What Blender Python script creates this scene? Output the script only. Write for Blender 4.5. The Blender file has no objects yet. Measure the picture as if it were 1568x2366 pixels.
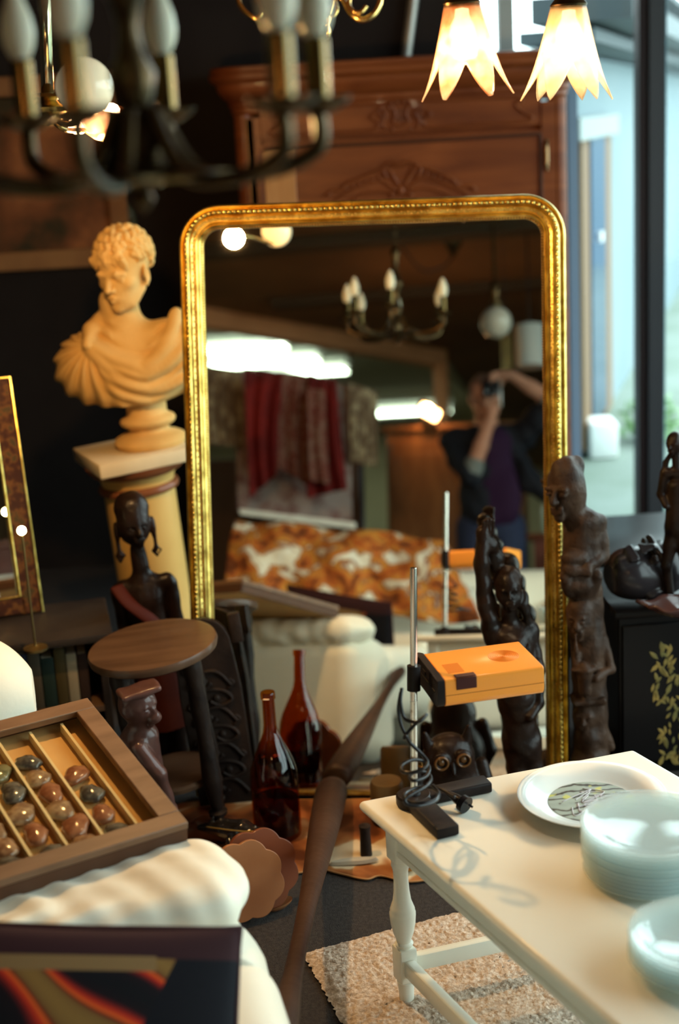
import bpy, math, random
import numpy as np
from mathutils import Vector, Matrix, Euler
PI = math.pi
R = math.radians
random.seed(7)
SC = bpy.context.scene
COL = SC.collection

# ------------------------------------------------------------------ camera
cam_data = bpy.data.cameras.new('camera')
cam_data.sensor_fit = 'VERTICAL'
cam_data.sensor_height = 36.0
cam_data.sensor_width = 24.0
cam_data.lens = 50.0
cam_data.clip_start = 0.02
cam_data.clip_end = 100
cam_data.dof.use_dof = True
cam_data.dof.focus_distance = 2.85
cam_data.dof.aperture_fstop = 1.8
cam = bpy.data.objects.new('camera', cam_data)
COL.objects.link(cam)
EYE = Vector((0, 0, 1.65))
TH, RO = R(15.3), R(3.3)
FW = Vector((0, math.cos(TH), -math.sin(TH)))
_r0 = Vector((1, 0, 0)); _u0 = _r0.cross(FW)
RT = math.cos(RO) * _r0 - math.sin(RO) * _u0
UP = math.cos(RO) * _u0 + math.sin(RO) * _r0
_m = Matrix((RT, UP, -FW)).transposed().to_4x4()
_m.translation = EYE
cam.matrix_world = _m
SC.camera = cam

# ------------------------------------------------------------------ view, world, daylight
SC.view_settings.view_transform = 'Standard'
SC.view_settings.look = 'None'
SC.view_settings.gamma = 1.0
SC.view_settings.exposure = 0.0
SC.view_settings.use_curve_mapping = False
SC.cycles.max_bounces = 10
SC.cycles.diffuse_bounces = 4
SC.cycles.glossy_bounces = 6
SC.cycles.transmission_bounces = 10
SC.cycles.transparent_max_bounces = 16
SC.cycles.sample_clamp_indirect = 6.0
SC.cycles.caustics_reflective = True
SC.cycles.caustics_refractive = False
SC.cycles.blur_glossy = 0.5

SKY = 7.2
w = bpy.data.worlds.new('overcast_sky'); SC.world = w; w.use_nodes = True
wn = w.node_tree.nodes; wl = w.node_tree.links
bg = wn['Background']; bg.inputs[0].default_value = (0.80, 0.97, 0.98, 1); bg.inputs[1].default_value = SKY

def portal(name, loc, normal_rot, sx, sy):
    l = bpy.data.lights.new(name, 'AREA'); l.shape = 'RECTANGLE'; l.size = sx; l.size_y = sy
    l.cycles.is_portal = True
    o = bpy.data.objects.new(name, l); o.location = loc; o.rotation_euler = normal_rot
    COL.objects.link(o); return o
portal('daylight_opening', (2.30, 2.9, 1.35), (0, R(90), 0), 2.5, 4.8)
portal('daylight_opening', (1.5, 5.42, 1.35), (R(-90), 0, 0), 1.9, 2.5)

def lamp_light(name, loc, power, color, size=0.02):
    l = bpy.data.lights.new(name, 'POINT'); l.energy = power; l.color = color; l.shadow_soft_size = size
    o = bpy.data.objects.new(name, l); o.location = loc; COL.objects.link(o); return o

# ------------------------------------------------------------------ placing helpers (real distances)
FPX = 3286.1
def ray(x, y): return FW + RT * ((x - 784) / FPX) - UP * ((y - 1183) / FPX)
def at(x, y, d): return EYE + ray(x, y) * d
def onz(x, y, z): r = ray(x, y); return EYE + r * ((z - 1.65) / r.z)
def onY(x, y, Y): r = ray(x, y); return EYE + r * (Y / r.y)
MN = ray(1130, 905).normalized(); MD = 3.52          # mirror plane
def refl(p): return p - 2 * ((p - EYE).dot(MN) - MD) * MN
def virt(x, y, d): return refl(at(x, y, d))          # real place of a thing seen in the glass

# ------------------------------------------------------------------ materials
_mats = {}
def mat(name, col, rough=0.6, metal=0.0, var=None, scale=8.0, bump=0.0, bscale=40.0, detail=4.0, spec=0.16,
        trans=0.0, ior=1.45, emit=None, estr=0.0, coat=0.0, sheen=0.0, sss=0.0, stretch=(1,1,1), contrast=(0.35, 0.65), rvar=0.0):
    if name in _mats: return _mats[name]
    m = bpy.data.materials.new(name); m.use_nodes = True
    nt = m.node_tree; N = nt.nodes; L = nt.links; b = N['Principled BSDF']
    b.inputs['Base Color'].default_value = (*col, 1)
    b.inputs['Roughness'].default_value = rough
    b.inputs['Metallic'].default_value = metal
    b.inputs['Specular IOR Level'].default_value = spec
    b.inputs['IOR'].default_value = ior
    b.inputs['Transmission Weight'].default_value = trans
    b.inputs['Coat Weight'].default_value = coat
    b.inputs['Coat Roughness'].default_value = 0.12
    b.inputs['Sheen Weight'].default_value = sheen
    if sss:
        b.inputs['Subsurface Weight'].default_value = sss
        b.inputs['Subsurface Radius'].default_value = (0.02, 0.012, 0.008)
        b.inputs['Subsurface Scale'].default_value = 0.5
    if emit:
        b.inputs['Emission Color'].default_value = (*emit, 1); b.inputs['Emission Strength'].default_value = estr
    tc = N.new('ShaderNodeTexCoord'); mp = N.new('ShaderNodeMapping'); mp.inputs['Scale'].default_value = stretch
    L.new(tc.outputs['Object'], mp.inputs['Vector'])
    if var is not None:
        n = N.new('ShaderNodeTexNoise'); n.inputs['Scale'].default_value = scale; n.inputs['Detail'].default_value = detail
        L.new(mp.outputs[0], n.inputs['Vector'])
        r = N.new('ShaderNodeValToRGB'); r.color_ramp.elements[0].position = contrast[0]; r.color_ramp.elements[1].position = contrast[1]
        r.color_ramp.elements[0].color = (*col, 1); r.color_ramp.elements[1].color = (*var, 1)
        L.new(n.outputs['Fac'], r.inputs[0]); L.new(r.outputs[0], b.inputs['Base Color'])
        if rvar:
            mr = N.new('ShaderNodeMapRange'); mr.inputs['To Min'].default_value = rough - rvar; mr.inputs['To Max'].default_value = rough + rvar
            L.new(n.outputs['Fac'], mr.inputs['Value']); L.new(mr.outputs[0], b.inputs['Roughness'])
    if bump:
        n2 = N.new('ShaderNodeTexNoise'); n2.inputs['Scale'].default_value = bscale; n2.inputs['Detail'].default_value = 5
        L.new(mp.outputs[0], n2.inputs['Vector'])
        bp = N.new('ShaderNodeBump'); bp.inputs['Strength'].default_value = bump; bp.inputs['Distance'].default_value = 0.01
        L.new(n2.outputs['Fac'], bp.inputs['Height']); L.new(bp.outputs[0], b.inputs['Normal'])
    _mats[name] = m
    return m

def front_fresnel(N, L, ior):
    fr = N.new('ShaderNodeFresnel'); fr.inputs[0].default_value = ior; ge = N.new('ShaderNodeNewGeometry')
    sb = N.new('ShaderNodeMath'); sb.operation = 'SUBTRACT'; sb.inputs[0].default_value = 1; L.new(ge.outputs['Backfacing'], sb.inputs[1])
    mu = N.new('ShaderNodeMath'); mu.operation = 'MULTIPLY'; L.new(fr.outputs[0], mu.inputs[0]); L.new(sb.outputs[0], mu.inputs[1]); return mu.outputs[0]

def glass_mat(name, col, rough=0.02, ior=1.5, thin=False):
    """solid glass that lets shadow rays through tinted (Principled glass blocks them without caustics)"""
    if name in _mats: return _mats[name]
    m = bpy.data.materials.new(name); m.use_nodes = True
    nt = m.node_tree; N = nt.nodes; L = nt.links; N.remove(N['Principled BSDF']); out = N['Material Output']
    gl = N.new('ShaderNodeBsdfGlossy'); gl.inputs['Roughness'].default_value = rough
    tr = N.new('ShaderNodeBsdfTransparent'); tr.inputs[0].default_value = (*col, 1)
    mx = N.new('ShaderNodeMixShader'); ff = front_fresnel(N, L, ior)
    L.new(ff, mx.inputs[0]); L.new(tr.outputs[0], mx.inputs[1]); L.new(gl.outputs[0], mx.inputs[2])
    L.new(mx.outputs[0], out.inputs[0]); _mats[name] = m
    return m

def ramp_mat(name, stops, tex='noise', scale=6, rough=0.7, detail=5, distort=0.0, stretch=(1,1,1), bump=0.0, coat=0.0, metal=0.0, rot=(0,0,0), bands='X'):
    """multi-colour procedural pattern"""
    if name in _mats: return _mats[name]
    m = bpy.data.materials.new(name); m.use_nodes = True
    nt = m.node_tree; N = nt.nodes; L = nt.links; b = N['Principled BSDF']
    b.inputs['Specular IOR Level'].default_value = 0.16; b.inputs['Roughness'].default_value = rough; b.inputs['Coat Weight'].default_value = coat; b.inputs['Metallic'].default_value = metal
    tc = N.new('ShaderNodeTexCoord'); mp = N.new('ShaderNodeMapping'); mp.inputs['Scale'].default_value = stretch
    mp.inputs['Rotation'].default_value = rot
    L.new(tc.outputs['Object'], mp.inputs['Vector'])
    if tex == 'noise':
        n = N.new('ShaderNodeTexNoise'); n.inputs['Scale'].default_value = scale; n.inputs['Detail'].default_value = detail
        n.inputs['Distortion'].default_value = distort; f = n.outputs['Fac']
    elif tex == 'voronoi':
        n = N.new('ShaderNodeTexVoronoi'); n.inputs['Scale'].default_value = scale; n.inputs['Detail'].default_value = detail; f = n.outputs['Distance']
    elif tex == 'voronoicell':
        n = N.new('ShaderNodeTexVoronoi'); n.inputs['Scale'].default_value = scale; f = n.outputs['Color']
    else:
        n = N.new('ShaderNodeTexWave'); n.inputs['Scale'].default_value = scale; n.inputs['Distortion'].default_value = distort
        n.inputs['Detail'].default_value = detail; n.bands_direction = bands; f = n.outputs['Fac']
    L.new(mp.outputs[0], n.inputs['Vector'])
    r = N.new('ShaderNodeValToRGB'); cr = r.color_ramp
    while len(cr.elements) < len(stops): cr.elements.new(0.5)
    for e, (p, c) in zip(cr.elements, stops): e.position = p; e.color = (*c, 1)
    L.new(f, r.inputs[0]); L.new(r.outputs[0], b.inputs['Base Color'])
    if bump:
        bp = N.new('ShaderNodeBump'); bp.inputs['Strength'].default_value = bump; bp.inputs['Distance'].default_value = 0.01
        L.new(f, bp.inputs['Height']); L.new(bp.outputs[0], b.inputs['Normal'])
    _mats[name] = m
    return m

# ------------------------------------------------------------------ mesh building
class MB:
    def __init__(s): s.v = []; s.f = []
    def add(s, vs, fs, M=None):
        n = len(s.v)
        if M is not None: vs = [M @ Vector(p) for p in vs]
        s.v += [tuple(p) for p in vs]; s.f += [tuple(i + n for i in f) for f in fs]; return s
    def box(s, c, d, M=None, rot=None, taper=1.0):
        x, y, z = d[0]/2, d[1]/2, d[2]/2
        vs = [Vector((sx*x*(taper if sz > 0 else 1), sy*y*(taper if sz > 0 else 1), sz*z)) for sz in (-1, 1) for sy in (-1, 1) for sx in (-1, 1)]
        if rot: e = Euler(rot).to_matrix(); vs = [e @ p for p in vs]
        vs = [p + Vector(c) for p in vs]
        return s.add(vs, [(0,2,3,1),(4,5,7,6),(0,1,5,4),(2,6,7,3),(0,4,6,2),(1,3,7,5)], M)
    def rbox(s, c, d, r=0.004, seg=2, M=None, rot=None):
        """box with rounded vertical edges and chamfered top and bottom"""
        x, y, z = d[0]/2, d[1]/2, d[2]/2; r = min(r, x*.99, y*.99, z*.99)
        def ring(ins, zz):
            o = []
            for cx, cy, a0 in ((x-r, y-r, 0), (-x+r, y-r, 90), (-x+r, -y+r, 180), (x-r, -y+r, 270)):
                for k in range(seg+1):
                    a = R(a0 + 90*k/seg); o.append(Vector((cx+(r-ins)*math.cos(a), cy+(r-ins)*math.sin(a), zz)))
            return o
        rings = []
        for k in range(seg+1):
            a = PI/2*k/seg; rings.append(ring(r*(1-math.sin(a)), -z + r*(1-math.cos(a))))
        for k in range(seg+1):
            a = PI/2*k/seg; rings.append(ring(r*(1-math.cos(a)), z - r*(1-math.sin(a))))
        n = len(rings[0]); vs = [p for q in rings for p in q]
        if rot: e = Euler(rot).to_matrix(); vs = [e @ p for p in vs]
        vs = [p + Vector(c) for p in vs]
        fs = [tuple(reversed(range(n))), tuple(range(n*(len(rings)-1), n*len(rings)))]
        for i in range(len(rings)-1):
            for j in range(n): fs.append((i*n+j, i*n+(j+1) % n, (i+1)*n+(j+1) % n, (i+1)*n+j))
        return s.add(vs, fs, M)
    def lathe(s, prof, seg=32, c=(0,0,0), M=None, sx=1, sy=1, fn=None):
        vs = []; c = Vector(c)
        for r, z in prof:
            for k in range(seg):
                a = 2*PI*k/seg; rr = r*(fn(a, z) if fn else 1)
                vs.append(Vector((rr*math.cos(a)*sx, rr*math.sin(a)*sy, z)) + c)
        fs = []
        for i in range(len(prof)-1):
            for k in range(seg): fs.append((i*seg+k, i*seg+(k+1) % seg, (i+1)*seg+(k+1) % seg, (i+1)*seg+k))
        if prof[0][0] > 1e-6: fs.append(tuple(reversed(range(seg))))
        if prof[-1][0] > 1e-6: fs.append(tuple(range((len(prof)-1)*seg, len(prof)*seg)))
        return s.add(vs, fs, M)
    def sphere(s, c, r, seg=16, M=None, rot=None):
        if not hasattr(r, '__len__'): r = (r, r, r)
        n = max(4, seg//2); vs = []; e = Euler(rot).to_matrix() if rot else None
        for i in range(n+1):
            a = PI*i/n
            for k in range(seg):
                b = 2*PI*k/seg; p = Vector((r[0]*math.sin(a)*math.cos(b), r[1]*math.sin(a)*math.sin(b), -r[2]*math.cos(a)))
                if e: p = e @ p
                vs.append(p + Vector(c))
        fs = [(i*seg+k, i*seg+(k+1) % seg, (i+1)*seg+(k+1) % seg, (i+1)*seg+k) for i in range(n) for k in range(seg)]
        return s.add(vs, fs, M)
    def tube(s, pts, r, seg=10, M=None, closed=False, flat=None, cap=True):
        pts = [Vector(p) for p in pts]; n = len(pts)
        if not hasattr(r, '__len__'): r = [r]*n
        vs = []; prev = None
        for i, p in enumerate(pts):
            if closed: t = pts[(i+1) % n] - pts[i-1]
            else: t = pts[min(i+1, n-1)] - pts[max(i-1, 0)]
            t.normalize()
            if prev is None:
                a = Vector((0,0,1)) if abs(t.z) < .9 else Vector((1,0,0)); u = t.cross(a).normalized()
            else:
                u = (prev - t*prev.dot(t));
                if u.length < 1e-6: u = t.orthogonal()
                u.normalize()
            prev = u; v = t.cross(u)
            for k in range(seg):
                a = 2*PI*k/seg; vs.append(p + (u*math.cos(a) + v*math.sin(a)*(flat or 1))*r[i])
        fs = [(i*seg+k, i*seg+(k+1) % seg, (i+1)*seg+(k+1) % seg, (i+1)*seg+k) for i in range(n-1) for k in range(seg)]
        if closed: fs += [((n-1)*seg+k, (n-1)*seg+(k+1) % seg, (k+1) % seg, k) for k in range(seg)]
        elif cap: fs += [tuple(reversed(range(seg))), tuple(range((n-1)*seg, n*seg))]
        return s.add(vs, fs, M)
    def grid(s, fn, nu, nv, M=None, closeu=False):
        vs = [fn(i/(nu if closeu else nu-1), j/(nv-1)) for j in range(nv) for i in range(nu)]
        fs = [(j*nu+i, j*nu+(i+1) % nu, (j+1)*nu+(i+1) % nu, (j+1)*nu+i) for j in range(nv-1) for i in range(nu if closeu else nu-1)]
        return s.add(vs, fs, M)
    def prism(s, pts, z0, z1, M=None, axis='z'):
        n = len(pts)
        f = {'z': lambda x, y, z: (x, y, z), 'y': lambda x, y, z: (x, z, y), 'x': lambda x, y, z: (z, x, y)}[axis]
        vs = [f(x, y, z0) for x, y in pts] + [f(x, y, z1) for x, y in pts]
        fs = [tuple(reversed(range(n))), tuple(range(n, 2*n))] + [(i, (i+1) % n, n+(i+1) % n, n+i) for i in range(n)]
        return s.add(vs, fs, M)

def spl(pts, n=8, closed=False):
    """Catmull-Rom through points"""
    P = [Vector(p) for p in pts]; out = []; m = len(P)
    rng = range(m) if closed else range(m-1)
    for i in rng:
        g = (lambda k: P[k % m]) if closed else (lambda k: P[max(0, min(m-1, k))])
        a, b, c, d = g(i-1), g(i), g(i+1), g(i+2)
        for k in range(n):
            t = k/n
            out.append(0.5*((2*b) + (c-a)*t + (2*a-5*b+4*c-d)*t*t + (3*b-a-3*c+d)*t**3))
    if not closed: out.append(P[-1])
    return out

def part(name, mb, m, parent=None, smooth=35, bevel=0, solid=0, sub=0, label=None, kind=None, disp=None):
    v, f = (mb.v, mb.f) if isinstance(mb, MB) else mb
    me = bpy.data.meshes.new(name)
    if isinstance(v, np.ndarray): v = v.tolist()
    if isinstance(f, np.ndarray): f = f.tolist()
    me.from_pydata(v, [], f)
    import bmesh
    bm = bmesh.new(); bm.from_mesh(me); bmesh.ops.recalc_face_normals(bm, faces=bm.faces); bm.to_mesh(me); bm.free()
    me.materials.append(m)
    o = bpy.data.objects.new(name, me); COL.objects.link(o)
    if smooth:
        for p in me.polygons: p.use_smooth = True
        if smooth < 180: me.set_sharp_from_angle(angle=R(smooth))
    if solid:
        md = o.modifiers.new('solid', 'SOLIDIFY'); md.thickness = solid; md.offset = 0
    if bevel:
        md = o.modifiers.new('bevel', 'BEVEL'); md.width = bevel; md.segments = 2; md.limit_method = 'ANGLE'; md.angle_limit = R(40)
    if sub:
        md = o.modifiers.new('sub', 'SUBSURF'); md.levels = sub; md.render_levels = sub
    if parent is not None: o.parent = parent
    if label: o['label'] = label
    if kind: o['kind'] = kind
    return o

def tag(o, label, cat, group=None, kind=None):
    o['label'] = label; o['category'] = cat
    if group: o['group'] = group
    if kind: o['kind'] = kind
    return o
def thing(name, label, cat, loc=(0,0,0), rot=(0,0,0), group=None, basis=None):
    o = bpy.data.objects.new(name, None); COL.objects.link(o); o.empty_display_size = .05
    if basis is not None:
        m = basis.to_4x4(); m.translation = Vector(loc); o.matrix_world = m
    else:
        o.location = loc; o.rotation_euler = rot
    return tag(o, label, cat, group)
def struct(name, mb, m, **k):
    o = part(name, mb, m, smooth=k.pop('smooth', 0), **k); o['kind'] = 'structure'; return o
def dup(root, loc=None, rot=None, label=None, scale=None):
    c = root.copy(); COL.objects.link(c)
    if loc is not None: c.location = loc
    if rot is not None: c.rotation_euler = rot
    if scale is not None: c.scale = scale
    if label: c['label'] = label
    for ch in list(root.children):
        d = ch.copy(); COL.objects.link(d); d.parent = c
        for g in list(ch.children):
            e = g.copy(); COL.objects.link(e); e.parent = d
    return c

# ------------------------------------------------------------------ sculpting by distance field + surface nets
class SDF:
    def __init__(s, lo, hi, h):
        s.lo = np.array(lo, float); s.h = h
        s.n = np.ceil((np.array(hi, float)-s.lo)/h).astype(int)+1
        s.d = np.full(s.n, 1.0, np.float32)
    def _sub(s, lo, hi):
        a = np.clip(np.floor((np.array(lo)-s.lo)/s.h).astype(int), 0, s.n-1); b = np.clip(np.ceil((np.array(hi)-s.lo)/s.h).astype(int)+1, 1, s.n)
        sl = tuple(slice(x, max(x+1, y)) for x, y in zip(a, b))
        ax = [s.lo[i] + s.h*np.arange(sl[i].start, sl[i].stop) for i in range(3)]
        X, Y, Z = np.meshgrid(*ax, indexing='ij', sparse=True); return sl, X, Y, Z
    def _mix(s, sl, d, k, sub):
        c = s.d[sl]; d = d.astype(np.float32)
        if sub:
            if k > 0:
                hh = np.clip(0.5 - 0.5*(d+c)/k, 0, 1); s.d[sl] = c*(1-hh) + (-d)*hh + k*hh*(1-hh)
            else: s.d[sl] = np.maximum(c, -d)
        elif k > 0:
            hh = np.clip(0.5 + 0.5*(d-c)/k, 0, 1); s.d[sl] = d*(1-hh) + c*hh - k*hh*(1-hh)
        else: s.d[sl] = np.minimum(c, d)
    def ell(s, c, r, k=.01, rot=None, sub=False):
        if not hasattr(r, '__len__'): r = (r, r, r)
        m = max(r)+k*1.5+3*s.h; c = np.array(c, float)
        sl, X, Y, Z = s._sub(c-m, c+m); x, y, z = X-c[0], Y-c[1], Z-c[2]
        if rot:
            E = np.array(Euler([R(a) for a in rot]).to_matrix())
            x, y, z = (E[0,0]*x+E[1,0]*y+E[2,0]*z, E[0,1]*x+E[1,1]*y+E[2,1]*z, E[0,2]*x+E[1,2]*y+E[2,2]*z)
        k0 = np.sqrt((x/r[0])**2+(y/r[1])**2+(z/r[2])**2); k1 = np.sqrt((x/r[0]**2)**2+(y/r[1]**2)**2+(z/r[2]**2)**2)
        s._mix(sl, k0*(k0-1)/np.maximum(k1, 1e-6), k, sub); return s
    def cap(s, a, b, ra, rb=None, k=.01, sub=False, flat=None):
        rb = ra if rb is None else rb; a = np.array(a, float); b = np.array(b, float); m = max(ra, rb)+k*1.5+3*s.h
        sl, X, Y, Z = s._sub(np.minimum(a, b)-m, np.maximum(a, b)+m)
        ba = b-a; L = max(float(ba@ba), 1e-9)
        t = np.clip(((X-a[0])*ba[0]+(Y-a[1])*ba[1]+(Z-a[2])*ba[2])/L, 0, 1)
        d = np.sqrt((X-a[0]-t*ba[0])**2+((Y-a[1]-t*ba[1])*(flat or 1))**2+(Z-a[2]-t*ba[2])**2)-(ra+(rb-ra)*t)
        s._mix(sl, d, k, sub); return s
    def path(s, pts, rs, k=.01, sub=False):
        if not hasattr(rs, '__len__'): rs = [rs]*len(pts)
        for i in range(len(pts)-1): s.cap(pts[i], pts[i+1], rs[i], rs[i+1], k, sub)
        return s
    def box(s, c, hd, r=.005, k=.0, rot=None, sub=False):
        c = np.array(c, float); m = float(np.linalg.norm(hd))+k*1.5+3*s.h
        sl, X, Y, Z = s._sub(c-m, c+m); x, y, z = X-c[0], Y-c[1], Z-c[2]
        if rot:
            E = np.array(Euler([R(a) for a in rot]).to_matrix())
            x, y, z = (E[0,0]*x+E[1,0]*y+E[2,0]*z, E[0,1]*x+E[1,1]*y+E[2,1]*z, E[0,2]*x+E[1,2]*y+E[2,2]*z)
        qx, qy, qz = np.abs(x)-(hd[0]-r), np.abs(y)-(hd[1]-r), np.abs(z)-(hd[2]-r)
        qx, qy, qz = np.broadcast_arrays(qx, qy, qz)
        d = np.sqrt(np.maximum(qx, 0)**2+np.maximum(qy, 0)**2+np.maximum(qz, 0)**2)+np.minimum(np.maximum(qx, np.maximum(qy, qz)), 0)-r
        s._mix(sl, d, k, sub); return s
    def noise(s, amp, freq, seed=0):
        rg = np.random.RandomState(seed); X, Y, Z = [s.lo[i]+s.h*np.arange(s.n[i]) for i in range(3)]
        X, Y, Z = np.meshgrid(X, Y, Z, indexing='ij', sparse=True)
        for _ in range(5):
            v = rg.randn(3); v /= np.linalg.norm(v); f = freq*(0.6+rg.rand()); s.d += (amp/2.2*np.sin(f*(v[0]*X+v[1]*Y+v[2]*Z)+rg.rand()*6)).astype(np.float32)
        return s
    def disp(s, fn):
        X, Y, Z = [s.lo[i]+s.h*np.arange(s.n[i]) for i in range(3)]
        X, Y, Z = np.meshgrid(X, Y, Z, indexing='ij', sparse=True); s.d = (s.d + fn(X, Y, Z)).astype(np.float32); return s
    def mesh(s):
        d = s.d; d[0] = d[-1] = 1; d[:, 0] = d[:, -1] = 1; d[:, :, 0] = d[:, :, -1] = 1
        neg = d < 0; n = s.n
        c = np.zeros(n-1, np.uint8)
        for i in (0, 1):
            for j in (0, 1):
                for k in (0, 1): c += neg[i:n[0]-1+i, j:n[1]-1+j, k:n[2]-1+k]
        idx = np.argwhere((c > 0) & (c < 8)); num = np.full(n-1, -1, np.int64); num[tuple(idx.T)] = np.arange(len(idx))
        acc = np.zeros((len(idx), 3)); cnt = np.zeros(len(idx))
        cor = [(i, j, k) for i in (0, 1) for j in (0, 1) for k in (0, 1)]
        for a in cor:
            for ax in range(3):
                if a[ax]: continue
                b = list(a); b[ax] = 1
                da = d[tuple((idx+np.array(a)).T)]; db = d[tuple((idx+np.array(b)).T)]
                m = (da < 0) != (db < 0); t = np.where(m, da/np.where(m, da-db, 1), 0)
                p = np.tile(np.array(a, float), (len(idx), 1)); p[:, ax] += t
                acc[m] += p[m]; cnt[m] += 1
        v = s.lo + s.h*(idx + acc/cnt[:, None]); F = []
        for ax in range(3):
            o = [0, 1, 2]; o.remove(ax); u, w_ = o
            sl0 = [slice(None)]*3; sl1 = [slice(None)]*3; sl0[ax] = slice(0, -1); sl1[ax] = slice(1, None)
            e = np.argwhere(neg[tuple(sl0)] != neg[tuple(sl1)])
            e = e[(e[:, u] > 0) & (e[:, w_] > 0) & (e[:, u] < n[u]-1) & (e[:, w_] < n[w_]-1)]
            q = []
            for du, dw in ((-1, -1), (0, -1), (0, 0), (-1, 0)):
                g = e.copy(); g[:, u] += du; g[:, w_] += dw; q.append(num[tuple(g.T)])
            q = np.stack(q, 1); q = q[(q >= 0).all(1)]; F.append(q)
        return v, np.concatenate(F)
# ------------------------------------------------------------------ the setting
M_floor = mat('dark_carpet', (.034,.029,.028), .95, var=(.055,.047,.043), scale=120, bump=.5, bscale=400)
M_wallb = mat('charcoal_wall', (.014,.010,.009), .95, var=(.020,.015,.013), scale=3, bump=.1, bscale=60)
M_ceil = mat('brown_ceiling', (.20,.10,.045), .75, var=(.13,.066,.032), scale=1.5, bump=.1)
M_wallw = mat('cream_plaster', (.40,.36,.24), .9, var=(.34,.30,.20), scale=2)
M_rear = mat('taupe_wall', (.13,.085,.050), .9, var=(.09,.06,.035), scale=2)
M_black = mat('black_metal', (.008,.008,.010), .35, spec=.4)
M_frame = mat('dark_bronze_frame', (.03,.022,.022), .4)

struct('floor', MB().box((-1.4, -2.24, -.05), (7.66, 15.42, .1)), M_floor)
# ceiling of this room with its opening towards a higher, paler room behind the camera
struct('ceiling', MB().box((-.05, 1.7, 2.65), (5.0, 7.6, .1)), M_ceil)
struct('ceiling_far', MB().box((-1.0, -6.0, 3.25), (8.5, 8.0, .1)), M_wallw)
struct('wall_back', MB().box((-1.30, 5.47, 1.3), (3.80, .1, 2.7)), M_wallb)
struct('wall_left', MB().box((-2.35, 2.6, 1.3), (.1, 5.6, 2.7)), M_wallb)
# right side: low sill wall, glazing posts
M_wallr = M_rear
struct('wall_right', MB().box((2.38, -1.3, 1.3), (.1, 3.5, 2.7)).box((2.38, 2.95, .12), (.1, 5.0, .24)).box((2.38, 2.95, 2.63), (.1, 5.0, .14)), M_wallr)
struct('wall_rear', MB().box((-1, -9.9, 1.6), (8.5, .1, 3.4)), M_wallw)
struct('wall_rear_left', MB().box((-5.2, -5.0, 1.6), (.1, 10.0, 3.4)), M_wallw)
struct('wall_rear_right', MB().box((1.9, -6.4, 1.6), (1.2, 7.0, 3.3)), M_rear)
# window_1: glazed facade beside the armoire, with a dark door post
M_galv = mat('pale_window_frame', (.30,.33,.32), .5)
M_bluef = mat('blue_grey_frame', (.16,.22,.30), .5)
M_pane = glass_mat('window_pane', (.95,.98,.98), 0.0, 1.3)
f = struct('window_1', MB().box((.70, 5.42, 1.3), (.055, .07, 2.6)).box((1.45, 5.42, .03), (1.9, .08, .06)).box((1.45, 5.42, 2.57), (1.9, .08, .1)), M_galv)
o = part('pane', MB().box((1.5, 5.43, 1.3), (1.7, .006, 2.5)), M_pane, f)
o = part('jamb', MB().box((.935, 5.42, 1.3), (.035, .07, 2.5)).box((.900, 5.41, 1.3), (.02, .05, 2.5)), M_bluef, f)
struct('trim_1', MB().box((1.185, 5.40, 1.3), (.030, .09, 2.6)), mat('brown_post', (.016,.008,.008), .5))
struct('trim_2', MB().box((1.228, 5.39, 1.3), (.046, .10, 2.6)).box((1.258, 5.40, 1.3), (.012, .12, 2.6)), mat('grey_post', (.03,.03,.033), .45))
struct('trim_3', MB().box((1.272, 5.41, 1.3), (.010, .06, 2.6)), mat('cyan_edge', (.18,.32,.38), .4))
# window_2: the row of tall panes along the right side
fr = MB()
for k in range(4): fr.box((2.38, .5+1.64*k, 1.4), (.08, .07, 2.35))
fr.box((2.38, 2.95, 2.54), (.08, 4.9, .06))
f2 = struct('window_2', fr, M_black)
part('pane', MB().box((2.38, 2.95, 1.4), (.006, 4.9, 2.3)), M_pane, f2)

# the yard outside
M_yard = mat('pale_paving', (.25,.29,.26), .95, var=(.19,.23,.19), scale=2.2, bump=.2)
M_render = mat('pale_rendered_wall', (.23,.28,.30), .95, var=(.20,.26,.285), scale=1)
struct('ground', MB().box((5.4, 8.0, -.06), (16, 26, .1)).box((0, 0, -.09), (.1, .1, .02)), M_yard)
G = Vector((1.198, 6.804, 0)); D = Vector((.309, .951, 0)); W = Vector((-.951, .309, 0))
Mw = Matrix((D, W, Vector((0,0,1)))).transposed().to_4x4(); Mw.translation = G      # x along the wall, y into it
struct('wall_yard', MB().box((4.1, .16, .9), (10.4, .3, 1.96), M=Mw), M_render)
dr = struct('door_1', MB().box((.12, .0, .78), (.26, .05, 1.5), M=Mw).box((.98, .0, .78), (.30, .05, 1.5), M=Mw), mat('brown_door_frame', (.20,.125,.075), .6))
part('pane', MB().box((.52, -.02, .80), (.56, .03, 1.42), M=Mw), mat('dark_blue_glass', (.030,.060,.13), .08), dr)
part('rail', MB().box((.45, -.03, 1.56), (1.5, .06, .10), M=Mw), M_galv, dr)
part('sticker', MB().box((.52, -.045, 1.02), (.09, .01, .05), M=Mw), mat('white_plastic', (.8,.8,.78), .5), dr)
struct('trim_4', MB().box((4.1, -.05, 1.93), (10, .30, .05), M=Mw).box((4.1, -.15, 2.03), (10, .40, .10), M=Mw).box((4.1, -.22, 2.2), (10, .2, .03), M=Mw), mat('grey_eaves', (.10,.12,.13), .6))
struct('wall_yard_far', MB().box((3, 15, 1.1), (14, .3, 2.3)), M_render)
tag(part('planter_box', MB().rbox((1.31, 6.86, .08), (.14, .2, .18), .02), mat('white_plastic', (.45,.47,.46), .5)), 'bright white box on the ground outside the window', 'box')
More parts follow.
